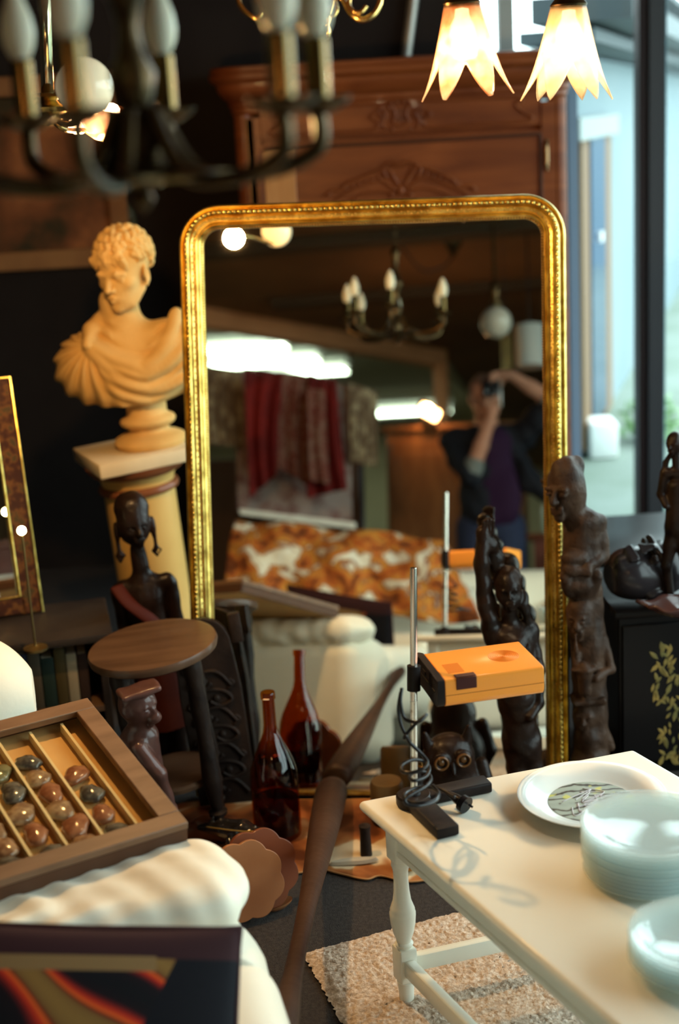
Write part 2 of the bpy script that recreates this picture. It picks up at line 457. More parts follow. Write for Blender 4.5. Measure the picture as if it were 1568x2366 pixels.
def bush(loc, r, n, label, seed):
    rg = random.Random(seed); mb = MB()
    for _ in range(n):
        a = rg.random()*2*PI; e = rg.random()*PI*.5; rr = r*(.3+.7*rg.random())
        c = Vector((rr*math.cos(a)*math.cos(e), rr*math.sin(a)*math.cos(e), rr*math.sin(e)*1.1+.02))
        m = Matrix.Translation(c) @ Euler((rg.random()*3, rg.random()*3, rg.random()*6)).to_matrix().to_4x4()
        s = .035
        mb.add([(0,-s,0),(s*.35,0,.006),(0,s,0),(-s*.35,0,.006)], [(0,1,2,3)], m)
    o = part('yard_shrub', mb, mat('pale_green_leaves', (.22,.38,.16), .7, var=(.35,.5,.3), scale=4), smooth=0); o.location = loc
    return tag(o, label, 'plant', 'shrubs in the yard outside')
bush((1.62, 7.1, 0), .20, 260, 'low pale green shrub on the paving outside, nearer the armoire', 1)
bush((1.95, 6.6, 0), .26, 320, 'green shrub outside behind the slim standing statue', 2)
# ------------------------------------------------------------------ big gilt mirror
_up = (Vector((0,0,1)) - MN*MN.z).normalized(); _rt = MN.cross(_up)
if _rt.x < 0: _rt = -_rt
_a = R(-.9); MRT = _rt*math.cos(_a) + _up*math.sin(_a); MUP = _up*math.cos(_a) - _rt*math.sin(_a)
MB_ = Matrix((MRT, MN, MUP)).transposed()
x0, x1, zt, zb = -.758, .187, .472, -1.0115
mo = EYE + MN*MD + MRT*((x0+x1)/2) + MUP*zb
gm = thing('standing_mirror', 'tall gilt framed mirror with rounded top corners leaning upright on the floor', 'mirror', mo, basis=MB_)
hw = (x1-x0)/2; H = zt-zb
M_gold = ramp_mat('gilding', [(0,(.20,.11,.02)), (.4,(.50,.33,.07)), (.62,(.80,.60,.16)), (1,(.92,.76,.30))], scale=30, rough=.30, metal=1.0, bump=.15, detail=6)
M_golddk = ramp_mat('dull_gilding', [(0,(.22,.10,.02)), (.5,(.52,.30,.07)), (1,(.80,.60,.24))], scale=45, rough=.42, metal=1.0, bump=.3)
def outline(ins, n=10, r=.10):
    r2 = r-ins; X = hw-ins; Z = H-ins; pts = [(-X, 0.0)]
    for k in range(12): pts.append((-X, (Z-r2)*(k+1)/12))
    for k in range(1, n+1): a = PI - PI/2*k/n; pts.append((-X+r2+r2*math.cos(a), Z-r2+r2*math.sin(a)))
    for k in range(1, 10): pts.append((-X+r2+(2*X-2*r2)*k/9, Z))
    for k in range(1, n+1): a = PI/2 - PI/2*k/n; pts.append((X-r2+r2*math.cos(a), Z-r2+r2*math.sin(a)))
    for k in range(12): pts.append((X, (Z-r2)*(11-k)/12))
    return pts
def resample(pts, step):
    out = []; acc = 0; P = [Vector((p[0], p[1], 0)) for p in pts]
    for a, b in zip(P, P[1:]):
        L = (b-a).length; t = -acc
        while t + step <= L: t += step; out.append((a+(b-a)*(t/L), (b-a).normalized()))
        acc = L - t
    return out
prof = [(0,-.005),(0,.018),(.002,.024),(.005,.027),(.008,.026),(.010,.022),(.012,.024),(.015,.036),(.019,.043),(.023,.044),(.0265,.040),(.029,.031),(.031,.027),(.040,.025),
        (.0415,.028),(.044,.031),(.0465,.029),(.048,.025),(.050,.027),(.052,.023),(.0535,.014),(.057,.012),(.0575,.0)]
mb = MB(); n = None
for u, h in prof:
    o_ = outline(u, 12); n = len(o_)
    mb.v += [(x, -h, z) for x, z in o_]
for i in range(len(prof)-1):
    for j in range(n-1): mb.f.append((i*n+j, i*n+j+1, (i+1)*n+j+1, (i+1)*n+j))
part('frame', mb, M_gold, gm, smooth=60)
lf = MB()
for p, t in resample(outline(.021), .0125):
    m = Matrix.Translation((p.x, -.0435, p.y)) @ Matrix.Rotation(-math.atan2(t.y, t.x) + .5, 4, 'Y')
    lf.sphere((0,0,0), (.0056,.0035,.0046), 8, M=m)
part('leaf_moulding', lf, M_gold, gm, smooth=180)
bd = MB()
for k, (p, t) in enumerate(resample(outline(.0355), .008)):
    nrm = Vector((-t.y, t.x, 0)); off = .0022*(1 if k % 2 else -1)
    bd.sphere((p.x+nrm.x*off, -.0262, p.y+nrm.y*off), (.0024,.0018,.0024), 6)
part('engraved_band', bd, M_golddk, gm, smooth=180)
pe = MB()
for p, t in resample(outline(.0552), .0068): pe.sphere((p.x, -.0135, p.y), .0027, 8)
part('pearl_moulding', pe, mat('dark_gilding', (.28,.16,.05), .4, metal=1.0), gm, smooth=180)
part('bottom_rail', MB().rbox((0, -.006, .006), (2*hw-.02, .022, .012), .004), M_gold, gm)
gl = MB(); o_ = outline(.054, 10); n = len(o_)
gl.prism([(x, z+.006) for x, z in o_], -.004, 0, axis='y')
M_glass = mat('silvered_glass', (.80,.78,.70), .012, metal=1.0)
part('mirror_glass', gl, M_glass, gm, smooth=0)
bk = MB(); o_ = outline(.003, 8); bk.prism(o_, .002, .014, axis='y')
part('back_board', bk, mat('old_pine', (.16,.09,.045), .8, var=(.10,.055,.03)), gm, smooth=0)
# ------------------------------------------------------------------ armoire
M_wal = ramp_mat('walnut', [(0,(.035,.008,.003)), (.35,(.10,.024,.007)), (.6,(.17,.045,.012)), (.8,(.22,.062,.017)), (1,(.11,.028,.008))], scale=2.2, rough=.36, detail=8, distort=.8, stretch=(1,1,6), coat=.04)
M_wal2 = ramp_mat('light_walnut', [(0,(.13,.05,.016)), (.5,(.34,.15,.05)), (1,(.50,.26,.10))], scale=3, rough=.35, detail=8, distort=.5, stretch=(6,6,.8), coat=.08)
M_wald = mat('dark_walnut', (.045,.014,.006), .45)
ar = thing('armoire', 'tall carved walnut armoire behind the gilt mirror', 'cupboard', (.28, 4.94, 0))
xl, xr = -.555, .555; D_ = .40
part('body', MB().box((0, D_/2+.012, .88), (1.09, D_-.02, 1.56)).rbox((0, D_/2, .06), (1.14, D_+.02, .12), .02), M_wal, ar, bevel=.004)
# cornice: stepped, swelling towards the top, with rounded front corners
cp = [(.0,1.69),(.008,1.70),(.008,1.712),(.016,1.722),(.016,1.734),(.030,1.744),(.046,1.764),(.052,1.780),(.052,1.790),(.064,1.796),(.074,1.806),(.076,1.820),(.070,1.828),(.070,1.842),(.062,1.846)]
co = MB()
def corn_ring(o, z, r=.05):
    X = .56+o; pts = [(-X, D_)]; rr = r+o
    for k in range(9): a = PI + PI/2*k/8; pts.append((-X+rr+rr*math.cos(a), -o+rr+rr*math.sin(a)))
    for k in range(9): a = -PI/2 + PI/2*k/8; pts.append((X-rr+rr*math.cos(a), -o+rr+rr*math.sin(a)))
    pts.append((X, D_)); return [(x, y, z) for x, y in pts]
rn = [corn_ring(o, z) for o, z in cp]; n = len(rn[0])
co.v = [p for q in rn for p in q]
co.f = [(i*n+j, i*n+(j+1) % n, (i+1)*n+(j+1) % n, (i+1)*n+j) for i in range(len(rn)-1) for j in range(n)] + [tuple(range(n*(len(rn)-1), n*len(rn)))]
part('cornice', co, M_wal, ar, smooth=30)
# stiles, frieze, door
st = MB()
for s in (-1, 1):
    part('corner_post', MB().tube([(s*.527, .022, .12), (s*.527, .022, 1.69)], .032, 14).box((s*.492, .004, .9), (.045, .05, 1.56)), M_wal, ar, smooth=50)
part('stile', MB().box((-.505, -.006, .90), (.030, .03, 1.56)), M_wal2, ar, bevel=.004, label='light strip of the left stile')  # paler walnut tone on the left stile only
part('frieze', MB().box((0, .0, 1.655), (.94, .03, .10)), M_wal, ar, bevel=.003)
def scroll_frame(pts, r, y=-.02, closed=True): return MB().tube([(x, y, z) for x, z in [(p.x, p.y) for p in spl([(a, b, 0) for a, b in pts], 6, closed)]], r, 8, closed=closed)
for s in (-1, 1):
    pts = [(s*.09,1.70),(s*.30,1.700),(s*.385,1.698),(s*.405,1.685),(s*.385,1.675),(s*.40,1.655),(s*.44,1.628),(s*.40,1.618),(s*.25,1.618),(s*.10,1.618),(s*.075,1.64),(s*.10,1.66),(s*.075,1.68)]
    part('frieze_moulding', scroll_frame(pts, .005), M_wal, ar, smooth=180)
ly = MB()      # lyre and scrolls in the middle of the frieze
for s in (-1, 1):
    ly.tube([(s*a, -.022, b) for a, b in [(p.x, p.y) for p in spl([(.008,1.628,0),(.026,1.640,0),(.018,1.662,0),(.026,1.690,0),(.036,1.694,0),(.036,1.684,0)], 6)]], .005, 8)
    ly.tube([(s*a, -.022, b) for a, b in [(p.x, p.y) for p in spl([(.052,1.705,0),(.062,1.69,0),(.050,1.665,0),(.062,1.635,0),(.050,1.617,0)], 6)]], .0045, 8)
    ly.tube([(s*a, -.022, b) for a, b in [(p.x, p.y) for p in spl([(.060,1.700,0),(.072,1.68,0),(.062,1.658,0),(.072,1.63,0)], 6)]], .003, 8)
    ly.sphere((s*.03, -.024, 1.700), .008, 10); ly.sphere((s*.012, -.024, 1.703), .007, 10); ly.sphere((s*.03, -.022, 1.618), .007, 10)
for k in range(5): ly.tube([(-.012+.006*k, -.02, 1.64), (-.012+.006*k, -.02, 1.68)], .0012, 6)
for z in (1.637, 1.664, 1.682): ly.box((0, -.02, z), (.045, .008, .005))
ly.box((0, -.02, 1.619), (.05, .012, .008))
part('lyre_carving', ly, M_wal, ar, smooth=60)
dr = part('door', MB().box((.005, -.004, .87), (.955, .03, 1.44)).box((-.475, -.021, .87), (.004, .01, 1.42)), M_wal, ar, bevel=.004)
part('door_moulding', MB().box((.0, -.021, 1.575), (.93, .012, .012)).box((.463, -.021, .87), (.012, .012, 1.41)), M_wald, dr, bevel=.003)
part('door_stile', MB().box((-.415, -.018, .87), (.105, .012, 1.40)), M_wal2, dr, bevel=.003, label='pale stile of the door')  # paler walnut tone on the left side of the door
part('door_panel', MB().box((.04, -.016, .72), (.78, .02, 1.08)), M_wal, dr, bevel=.008)
cr = MB()      # carved crest arch on the door
def cpx(px, py): p = onY(px, py, 4.92); return (p.x-.28, -.026, p.z)
def crest(pts, r, n=6): cr.tube([cpx(p.x, p.y) for p in spl([(a, b, 0) for a, b in pts], n)], r, 8)
crest([(752,452),(768,440),(790,438),(800,424),(830,412),(862,398),(890,392),(905,402),(920,428)], [.006]*49)
crest([(1100,440),(1085,428),(1060,430),(1045,414),(1020,402),(990,390),(965,386),(950,400),(935,428)], .006)
crest([(775,462),(800,446),(840,428),(880,418),(915,440)], .0045)
crest([(1082,450),(1055,436),(1015,420),(975,412),(942,438)], .0045)
crest([(893,410),(885,390),(900,374),(925,378),(938,372),(960,378),(972,394),(962,410)], .0055)
crest([(900,402),(896,390),(908,382),(925,388),(940,382),(954,388),(960,398)], .003)
crest([(800,470),(840,448),(890,442),(925,455)], .004); crest([(1060,462),(1010,440),(970,436),(935,452)], .004)
for a, b, r in ((925,440,.014),(905,452,.008),(948,450,.008),(760,448,.008),(1094,436,.008),(925,420,.007)): cr.sphere(cpx(a, b), (r, .008, r), 10)
for k in range(7):
    x = 800+k*15; cr.sphere(cpx(x, 436-k*5.0), (.008,.006,.005), 8, rot=(0, .5, 0)); cr.sphere(cpx(1060-k*15, 424-k*4.5), (.008,.006,.005), 8, rot=(0, -.5, 0))
part('crest_carving', cr, M_wal, dr, smooth=180)
hp = [(.0,1.452),(.006,1.456),(.004,1.462),(.008,1.468),(.005,1.474),(.007,1.480),(.007,1.530),(.005,1.536),(.008,1.542),(.004,1.548),(.006,1.554),(.0,1.560)]
hp = [(r, z) for r, z in hp]; hn = MB().lathe(hp[:6], 12).lathe([(.0075,1.48),(.0075,1.503)], 12).lathe([(.0085,1.503),(.0085,1.508)], 12).lathe([(.0075,1.508),(.0075,1.53)], 12).lathe(hp[6:], 12)
part('hinge', MB().add([(x+.483, y-.028, z) for x, y, z in hn.v], hn.f), mat('aged_brass', (.25,.16,.08), .35, metal=1), ar, smooth=50)

# ------------------------------------------------------------------ pedestal column
M_marb = mat('cream_scagliola', (.70,.44,.14), .40, var=(.62,.37,.11), scale=5, coat=.25)
M_mar2 = mat('cream_slab', (.78,.66,.44), .5, var=(.70,.57,.36), scale=7)
M_red = mat('red_brown_moulding', (.22,.075,.03), .38, coat=.2)
pb = onz(338, 1012, .79)
PX, PY = -.548, 4.06
PZ = .775
pd = thing('pedestal_column', 'cream round pedestal column with square slab top and red brown rings', 'pedestal', (PX, PY, 0), (R(0), R(-3.2), R(24)))
part('shaft', MB().lathe([(.128,.0),(.128,.05),(.112,.07),(.100,.12),(.104,.40),(.104,.655)], 48), M_marb, pd, smooth=50)
part('ring', MB().lathe([(.106,.648),(.116,.653),(.119,.662),(.116,.670),(.106,.675)], 48), M_red, pd)
part('capital', MB().lathe([(.106,.675),(.108,.690),(.116,.700),(.118,.706)], 48), M_marb, pd)
part('capital_moulding', MB().lathe([(.118,.704),(.134,.712),(.142,.722),(.146,.735)], 48), M_red, pd)
part('top_slab', MB().rbox((0,0,.756), (.285,.285,.040), .004), M_mar2, pd)

# ------------------------------------------------------------------ bust
M_stone = mat('warm_plaster', (.72,.46,.17), .75, var=(.64,.39,.13), scale=9, bump=.12, bscale=120, contrast=(.4,.6))
def head_sdf(h=.0022, hair=None, lo=(-.105,-.135,-.06), hi=(.105,.12,.265), male=True):
    s = SDF(lo, hi, h)
    s.ell((0,.005,.155), (.074,.092,.082), 0)
    s.ell((0,-.025,.085), (.060,.066,.082), .03)
    s.ell((0,-.040,.030), (.043,.044,.034), .02)
    s.ell((0,-.074,.016), (.017,.014,.015), .015)
    for q in (-1, 1):
        s.ell((q*.043,-.050,.092), (.020,.022,.018), .015)
        s.cap((q*.050,.0,.06), (q*.036,-.04,.022), .016, .012, .015)
    s.ell((0,-.070,.055), (.026,.020,.022), .015)
    for q in (-1, 1):
        s.ell((q*.030,-.096,.114), (.021,.020,.0125), .008, sub=True)
        s.ell((q*.030,-.073,.112), (.0145,.0125,.0125), .002)
        s.cap((q*.014,-.083,.113), (q*.030,-.0875,.120), .0032, .004, .003)
        s.cap((q*.030,-.0875,.120), (q*.046,-.076,.112), .004, .003, .003)
        s.cap((q*.016,-.082,.106), (q*.042,-.078,.104), .003, .003, .003)
        s.cap((q*.010,-.089,.127), (q*.030,-.089,.132), .0075, .007, .008)
        s.cap((q*.030,-.089,.132), (q*.050,-.074,.124), .007, .005, .008)
    s.cap((0,-.088,.127), (0,-.100,.100), .0075, .008, .008)
    s.cap((0,-.100,.100), (0,-.108,.083), .008, .0098, .006)
    for q in (-1, 1):
        s.ell((q*.0115,-.096,.080), (.0075,.010,.0075), .005)
        s.ell((q*.006,-.103,.0735), (.0035,.006,.003), .002, sub=True)
    s.cap((0,-.093,.070), (0,-.0935,.062), .004, .004, .004)
    s.path([(-.023,-.082,.050), (-.008,-.0935,.055), (0,-.0945,.0535), (.008,-.0935,.055), (.023,-.082,.050)], [.003,.0052,.005,.0052,.003], .004)
    s.path([(-.019,-.083,.0455), (0,-.0925,.0425), (.019,-.083,.0455)], [.003,.0062,.003], .004)
    s.path([(-.024,-.086,.0490), (0,-.0985,.0490), (.024,-.086,.0490)], [.0014,.0018,.0014], .002, sub=True)
    s.cap((-.012,-.092,.034), (.012,-.092,.034), .004, .004, .006, sub=True)
    for q in (-1, 1):
        s.cap((q*.021,-.094,.078), (q*.030,-.086,.056), .0022, .002, .006, sub=True)
        s.ell((q*.076,.010,.103), (.008,.018,.031), .004, rot=(12,0,q*18))
        s.ell((q*.082,.006,.103), (.006,.010,.018), .004, sub=True)
        s.ell((q*.075,.002,.075), (.006,.008,.010), .004)
    return s
hs = head_sdf()
rg = random.Random(5)      # short wavy locks combed forward
hs.ell((0,.015,.165), (.081,.096,.086), .004)
def hairpt(th, ph, r=1.0):   # th: from crown, ph: around, 0 = front
    return (math.sin(th)*math.sin(ph)*.083*r, .013-math.sin(th)*math.cos(ph)*.100*r, .163+math.cos(th)*.090*r)
hs.ell((0,-.110,.105), (.055,.045,.042), .006, sub=True) if False else None
for row, (th, cnt) in enumerate(((.25,7),(.55,13),(.85,18),(1.12,22),(1.38,24),(1.62,22),(1.9,18))):
    for k in range(cnt):
        ph = 2*PI*(k+.5*(row % 2))/cnt + rg.uniform(-.06,.06)
        if ph > PI: ph -= 2*PI
        if th > 1.3 and abs(ph) < .95: continue
        if th > 1.55 and abs(ph) < 1.35: continue
        if 1.3 < abs(ph) < 1.85 and th > 1.6: continue
        sw = rg.choice((-1, 1, 1))*rg.uniform(.12,.26)
        pts = [hairpt(th+t*.34, ph+sw*math.sin(t*2.6), .985+.035*math.sin(PI*t)) for t in (0,.3,.6,.9)]
        hs.path(pts, [.009,.0105,.009,.0045], .0018)
for k in range(9):      # fringe on the forehead
    x = -.058+.0145*k; z = .166-.25*abs(x); sw = rg.uniform(-.010,.014)
    hs.path([(x*.98,-.078,z+.024), (x+sw*.4,-.090+abs(x)*.35,z+.006), (x+sw,-.089+abs(x)*.42,z-.012)], [.010,.009,.004], .0018)
hv, hf = hs.mesh()
Mh = Matrix.Translation((.002,-.020,.408)) @ Matrix.Scale(.88, 4) @ Euler((R(10), R(2), R(-28))).to_matrix().to_4x4()
bm_ = MB().add([Vector(p) for p in hv], [tuple(q) for q in hf], Mh)
t = SDF((-.26,-.15,.08), (.25,.13,.46), .0032)
t.ell((-.030,0,.235), (.205,.095,.125), 0)
t.ell((.10,0,.27), (.10,.085,.085), .04); t.ell((-.15,0,.25), (.085,.085,.085), .04)
t.ell((-.02,-.03,.20), (.12,.085,.09), .03)
t.cap((-.03,.015,.27), (-.038,-.005,.42), .062, .054, .035)
t.box((-.02,.0,.09), (.3,.3,.022), 0, 0, sub=True)
t.ell((.0,.14,.18), (.24,.075,.16), .02, sub=True)
def yf(x, z): return -.098*math.sqrt(max(.05, 1-((x+.02)/.225)**2))*math.sqrt(max(.08, 1-((z-.235)/.155)**2)) - .004
def fold(pts, r, k=.006, off=0, sub=False):
    P = [(p.x, yf(p.x, p.y)+off, p.y) for p in spl([(a, b, 0) for a, b in pts], 5)]
    m = len(P); t.path(P, [r*(.55+.45*math.sin(PI*min(1, .15+i/m))) for i in range(m)], k, sub)
bx_, bz_ = -.128, .318
def cloth(X, Y, Z):
    front = np.clip((.03-Y)/.05, 0, 1); low = np.clip((.385-Z)/.03, 0, 1)
    th = np.arctan2(X-bx_, bz_-Z); rad = np.sqrt((X-bx_)**2+(Z-bz_)**2)
    fan = np.sin(th*19+.6*np.sin(rad*30))*np.clip(rad/.07, 0, 1)*.0062
    g = Z - 2.6*(X-.035)**2 - .35*np.clip(X-.03, 0, 1)
    sw = (np.abs(np.sin(g*78+.8*np.sin(X*16)))**1.5-.4)*.0105
    m = np.clip((th-.15)/.45, 0, 1)*(Z < .40)
    skin = np.clip(1-(((X-.0)/.062)**2+((Z-.345)/.062)**2), 0, 1)**.3
    return -(fan*(1-m)+sw*m)*front*low*(1-skin)
t.disp(cloth)
t.path([(-.095,-.005,.372), (-.120,-.035,.352), (bx_,-.080,.325)], [.024,.020,.014], .018)
def sheet(pts, r, off, k=.014):
    P = [(p.x, yf(p.x, p.y)+off, p.y) for p in spl([(a, b, 0) for a, b in pts], 5)]; t.path(P, r, k)
sheet([(.125,.375), (.105,.32), (.07,.27), (.025,.235)], .016, .006); sheet([(.165,.34), (.14,.29), (.09,.245), (.03,.222)], .016, .006)
sheet([(bx_+.01,.312), (-.07,.278), (-.01,.248), (.025,.228)], .011, .004); sheet([(bx_,.305), (-.075,.245), (-.01,.19), (.06,.175), (.14,.20)], .011, .004)
P = [(p.x, yf(p.x, p.y)-.006, p.y) for p in spl([(.02,.222,0), (.07,.238,0), (.125,.268,0), (.17,.30,0)], 5)]; t.path(P, .005, .004, sub=True)
t.ell((bx_,-.092,bz_), (.0125,.009,.0125), .001)
t.box((0,0,.06), (.3,.3,.072), 0, 0, sub=True)
tv, tf = t.mesh(); bm_.add([Vector(p) for p in tv], [tuple(q) for q in tf])
bu = thing('portrait_bust', 'cream plaster bust of a curly haired man in a draped cloak on the pedestal', 'bust', (PX+.012, PY-.0, PZ+.0015), (0, R(-2.5), 0))
o = part('figure', bm_, M_stone, bu, smooth=180)
o = part('socle', MB().lathe([(.000,.0),(.098,.0),(.104,.006),(.106,.016),(.100,.026),(.085,.034),(.066,.040),(.058,.046),(.056,.052),(.070,.060),(.078,.066),(.081,.074),(.078,.082),(.068,.088),(.060,.092),(.058,.096),(.058,.128),(.0,.128)], 48), M_stone, bu, smooth=40)

# painting on the back wall, upper left
M_pfr = mat('painted_frame_wood', (.20,.085,.035), .5, var=(.27,.13,.05), scale=6)
pa = thing('landscape_painting', 'dark landscape painting in a brown wooden frame on the back wall', 'painting', (-1.225, 5.395, 1.20))
part('canvas', MB().box((0, 0, .30), (.88, .02, .60)), ramp_mat('old_landscape', [(0,(.012,.010,.006)), (.42,(.035,.025,.012)), (.52,(.16,.055,.022)), (.6,(.30,.11,.04)), (.75,(.12,.04,.02)), (1,(.05,.03,.015))], scale=2.6, rough=.45, detail=6), pa)
fr = MB().box((0,-.012,.018), (1.02,.05,.07)).box((0,-.012,.64), (1.02,.05,.07))
for s in (-1, 1): fr.box((s*.475,-.012,.33), (.07,.05,.69))
part('frame', fr, M_pfr, pa, bevel=.008)
# small wall ornament
wo = MB(); wo.sphere((0,0,0), (.03,.02,.045), 12).sphere((.02,-.01,-.02), (.012,.012,.02), 10).tube([(-.02,0,.03),(-.05,-.01,.07),(-.04,-.02,.10)], .008, 8)
o = part('wall_ornament', wo, mat('dim_green_glaze', (.06,.07,.05), .3), smooth=180); o.location = (-.72, 5.39, 1.36)
tag(o, 'small dark glazed ornament on the wall between painting and armoire', 'ornament')
# pale pipe standing against the wall above the armoire
a_ = onY(935, 150, 5.385); b_ = onY(962, -60, 5.385)
dirp = (b_-a_).normalized()
tag(part('metal_pipe', MB().tube([a_-dirp*.55, b_+dirp*.3], .020, 16), mat('grey_pipe', (.30,.29,.26), .4, metal=.6), smooth=40), 'pale grey metal pipe behind the top of the armoire', 'pipe')
# ------------------------------------------------------------------ white coffee table
M_tab = mat('cream_paint', (.86,.85,.75), .30, var=(.84,.82,.70), scale=3, bump=.03, bscale=60, coat=.1)
A = Vector((.002, 2.436, 0)); E1 = Vector((.963,.271,0)); E2 = Vector((.427,-.904,0))
LW, LL = .575, 1.12
Mt = Matrix((E1, E2, Vector((0,0,1)))).transposed().to_4x4()
def TP(u, v, z=.42): return A + E1*u + E2*v + Vector((0,0,z))
tb = thing('coffee_table', 'cream painted coffee table with turned legs and stretchers', 'table', A)
part('tabletop', MB().rbox((LW/2, LL/2, .410), (LW, LL, .020), .010, 4, M=Mt), M_tab, tb, smooth=50)
i_ = .040
ap = MB()
for v in (i_+.012, LL-i_-.012): part('apron', MB().box((LW/2, v, .362), (LW-2*i_-.04, .018, .076), M=Mt), M_tab, tb, bevel=.002)
ap = MB()
for u in (i_+.010, LW-i_-.010): part('apron', MB().box((u, LL/2, .362), (.018, LL-2*i_-.04, .076), M=Mt).box((u-.010 if u < .3 else u+.010, LL/2, .334), (.004, LL-2*i_-.04, .012), M=Mt), M_tab, tb, bevel=.002)
legp = [(.0,.004),(.010,.004),(.014,.010),(.015,.030),(.017,.052),(.010,.056)]
legv = [(.012,.124),(.016,.128),(.018,.134),(.014,.138),(.015,.144),(.020,.158),(.0235,.176),(.0250,.192),(.0252,.200),(.0235,.2035),(.0240,.207),(.0215,.214),(.0175,.226),(.0150,.246),(.0140,.268),(.0142,.286),(.0165,.296),(.0178,.300),(.0168,.306),(.012,.312)]
for u in (i_+.013, LW-i_-.013):
    for v in (i_+.013, LL-i_-.013):
        c = Mt @ Vector((u, v, 0)); lg = MB()
        lg.lathe(legp, 20, c).lathe([(r, z) for r, z in legv], 24, c)
        lg.rbox((u, v, .090), (.034, .036, .072), .003, M=Mt).rbox((u, v, .356), (.036, .038, .090), .003, M=Mt)
        part('leg', lg, M_tab, tb, smooth=40)
for v in (i_+.013, LL-i_-.013): part('stretcher', MB().rbox((LW/2, v, .088), (LW-2*i_-.06, .020, .034), .004, M=Mt), M_tab, tb)
for u in (i_+.013, LW-i_-.013): part('stretcher', MB().rbox((u, LL/2, .088), (.022, LL-2*i_-.06, .034), .004, M=Mt), M_tab, tb)

# ------------------------------------------------------------------ orange lamp
M_or = mat('orange_plastic', (.86,.30,.045), .28, coat=.35)
M_ord = mat('dull_orange_plastic', (.70,.21,.03), .45)
M_blk = mat('black_plastic', (.012,.009,.009), .42, var=(.017,.012,.011), scale=60)
M_chr = mat('brushed_chrome', (.72,.66,.60), .16, metal=1.0)
M_chw = mat('worn_chrome', (.75,.70,.62), .3, metal=1.0, var=(.25,.16,.10), scale=38, contrast=(.52,.62))
lb = Vector((.107, 2.408, .4205)); la = thing('desk_lamp', 'orange box shaped desk lamp on a chrome pole with a black V base', 'lamp', lb)
def L_(p): return Vector(p) - lb
top = onz(955, 1312, .868); 
e_front = onz(1033, 1922, .43); e_right = onz(1122, 1812, .43)
def bar_to(e, wd, h, name, mate, off=.0):
    d = Vector((e.x-lb.x, e.y-lb.y, 0)); L = d.length; m = Matrix.Rotation(math.atan2(d.y, d.x), 4, 'Z')
    return part(name, MB().rbox((L/2-off, 0, h/2), (L+.02+off, wd, h), .004, 2, M=m), mate, la)
bar_to(e_front, .044, .021, 'base_arm', M_blk, .01); bar_to(e_right, .040, .0205, 'base_arm', M_blk, .01)
part('base_hub', MB().lathe([(.0,0),(.031,0),(.033,.004),(.033,.018),(.030,.0215),(.0,.0215)], 28).lathe([(.014,.02),(.012,.026),(.008,.028),(.0,.028)], 16), M_blk, la)
d_ = (L_(top)).normalized(); zc = .255
part('pole', MB().tube([d_*.02, d_*.20], .0068, 16), M_chw, la, label='rust flecked lower chrome pole')
part('pole', MB().tube([d_*.19, L_(top)], .0066, 16).tube([L_(top)-d_*.001, L_(top)+d_*.0005], .0056, 16), M_chr, la)
FL = onz(1015,1573,.68); FR = onz(1256,1540,.68); BL = onz(940,1512,.68); BR = onz(1171,1489,.68)
ex = (FR-FL).normalized(); ey = (BL-FL); ey = (ey - ex*ey.dot(ex)).normalized(); W_ = (FR-FL).length; Dp = (BL-FL).dot(ey); Hh = .056
Mhd = Matrix((ex, ey, Vector((0,0,1)))).transposed().to_4x4(); Mhd.translation = L_(FL) + Vector((0,0,-Hh))
def headprof(ins=0):   # side outline in (depth, height): rounded, lower half slightly wider belly
    r = .008; pts = []
    for cx, cy, a0, r in ((Dp-.012, Hh-.012, 0, .012), (.006, Hh-.006, 90, .006), (.016, .016, 180, .016), (Dp-.014, .014, 270, .014)):
        for k in range(6): a = R(a0+18*k); pts.append((cx+(r-ins)*math.cos(a), cy+(r-ins)*math.sin(a)))
    return pts
part('lamp_housing', MB().prism(headprof(), .010, W_, M=Mhd, axis='x'), M_or, la, smooth=30, bevel=.0012)
part('seam', MB().prism([(a, b) for a, b in ((-.0004,Hh*.44),(Dp*.5,Hh*.44),(Dp*.5,Hh*.455),(-.0004,Hh*.455))], .0102, W_+.0004, M=Mhd, axis='x'), mat('dark_seam', (.25,.07,.01), .6), la)
part('end_cap', MB().prism(headprof(.0006), -.004, .010, M=Mhd, axis='x').box((-.004, Dp*.5, Hh*.5), (.003, Dp*.75, .004), M=Mhd).box((-.004, Dp*.6, Hh*.72), (.004, .02, .008), M=Mhd).tube([Mhd @ Vector((-.002, Dp*.96, Hh*.05)), Mhd @ Vector((-.002, Dp*.96, Hh*.98))], .013, 14), M_blk, la, smooth=40, bevel=.001)
part('pole_clamp', MB().tube([d_*(zc-.035), d_*(zc+.012)], .0125, 18), M_blk, la)
sw = MB().box((.050, .0085, Hh+.0006), (.038, .017, .002), M=Mhd).box((.050, -.0006, Hh*.80), (.038, .002, .022), M=Mhd)
part('switch', sw, mat('dark_brown_plastic', (.06,.02,.018), .3), la, bevel=.001)
vt = MB()
for k in range(9): vt.box((.040, .028+.0052*k, Hh+.0003), (.030, .0018, .0010), M=Mhd)
part('vent_patch', vt, M_ord, la)
vt = MB()
for k in range(9): vt.tube([Mhd @ Vector((.145+.0035*k*math.cos(a), .075+.0035*k*math.sin(a), Hh+.0002)) for a in [2*PI*j/24 for j in range(24)]], .0006, 4, closed=True)
part('vent_rings', vt, M_ord, la)
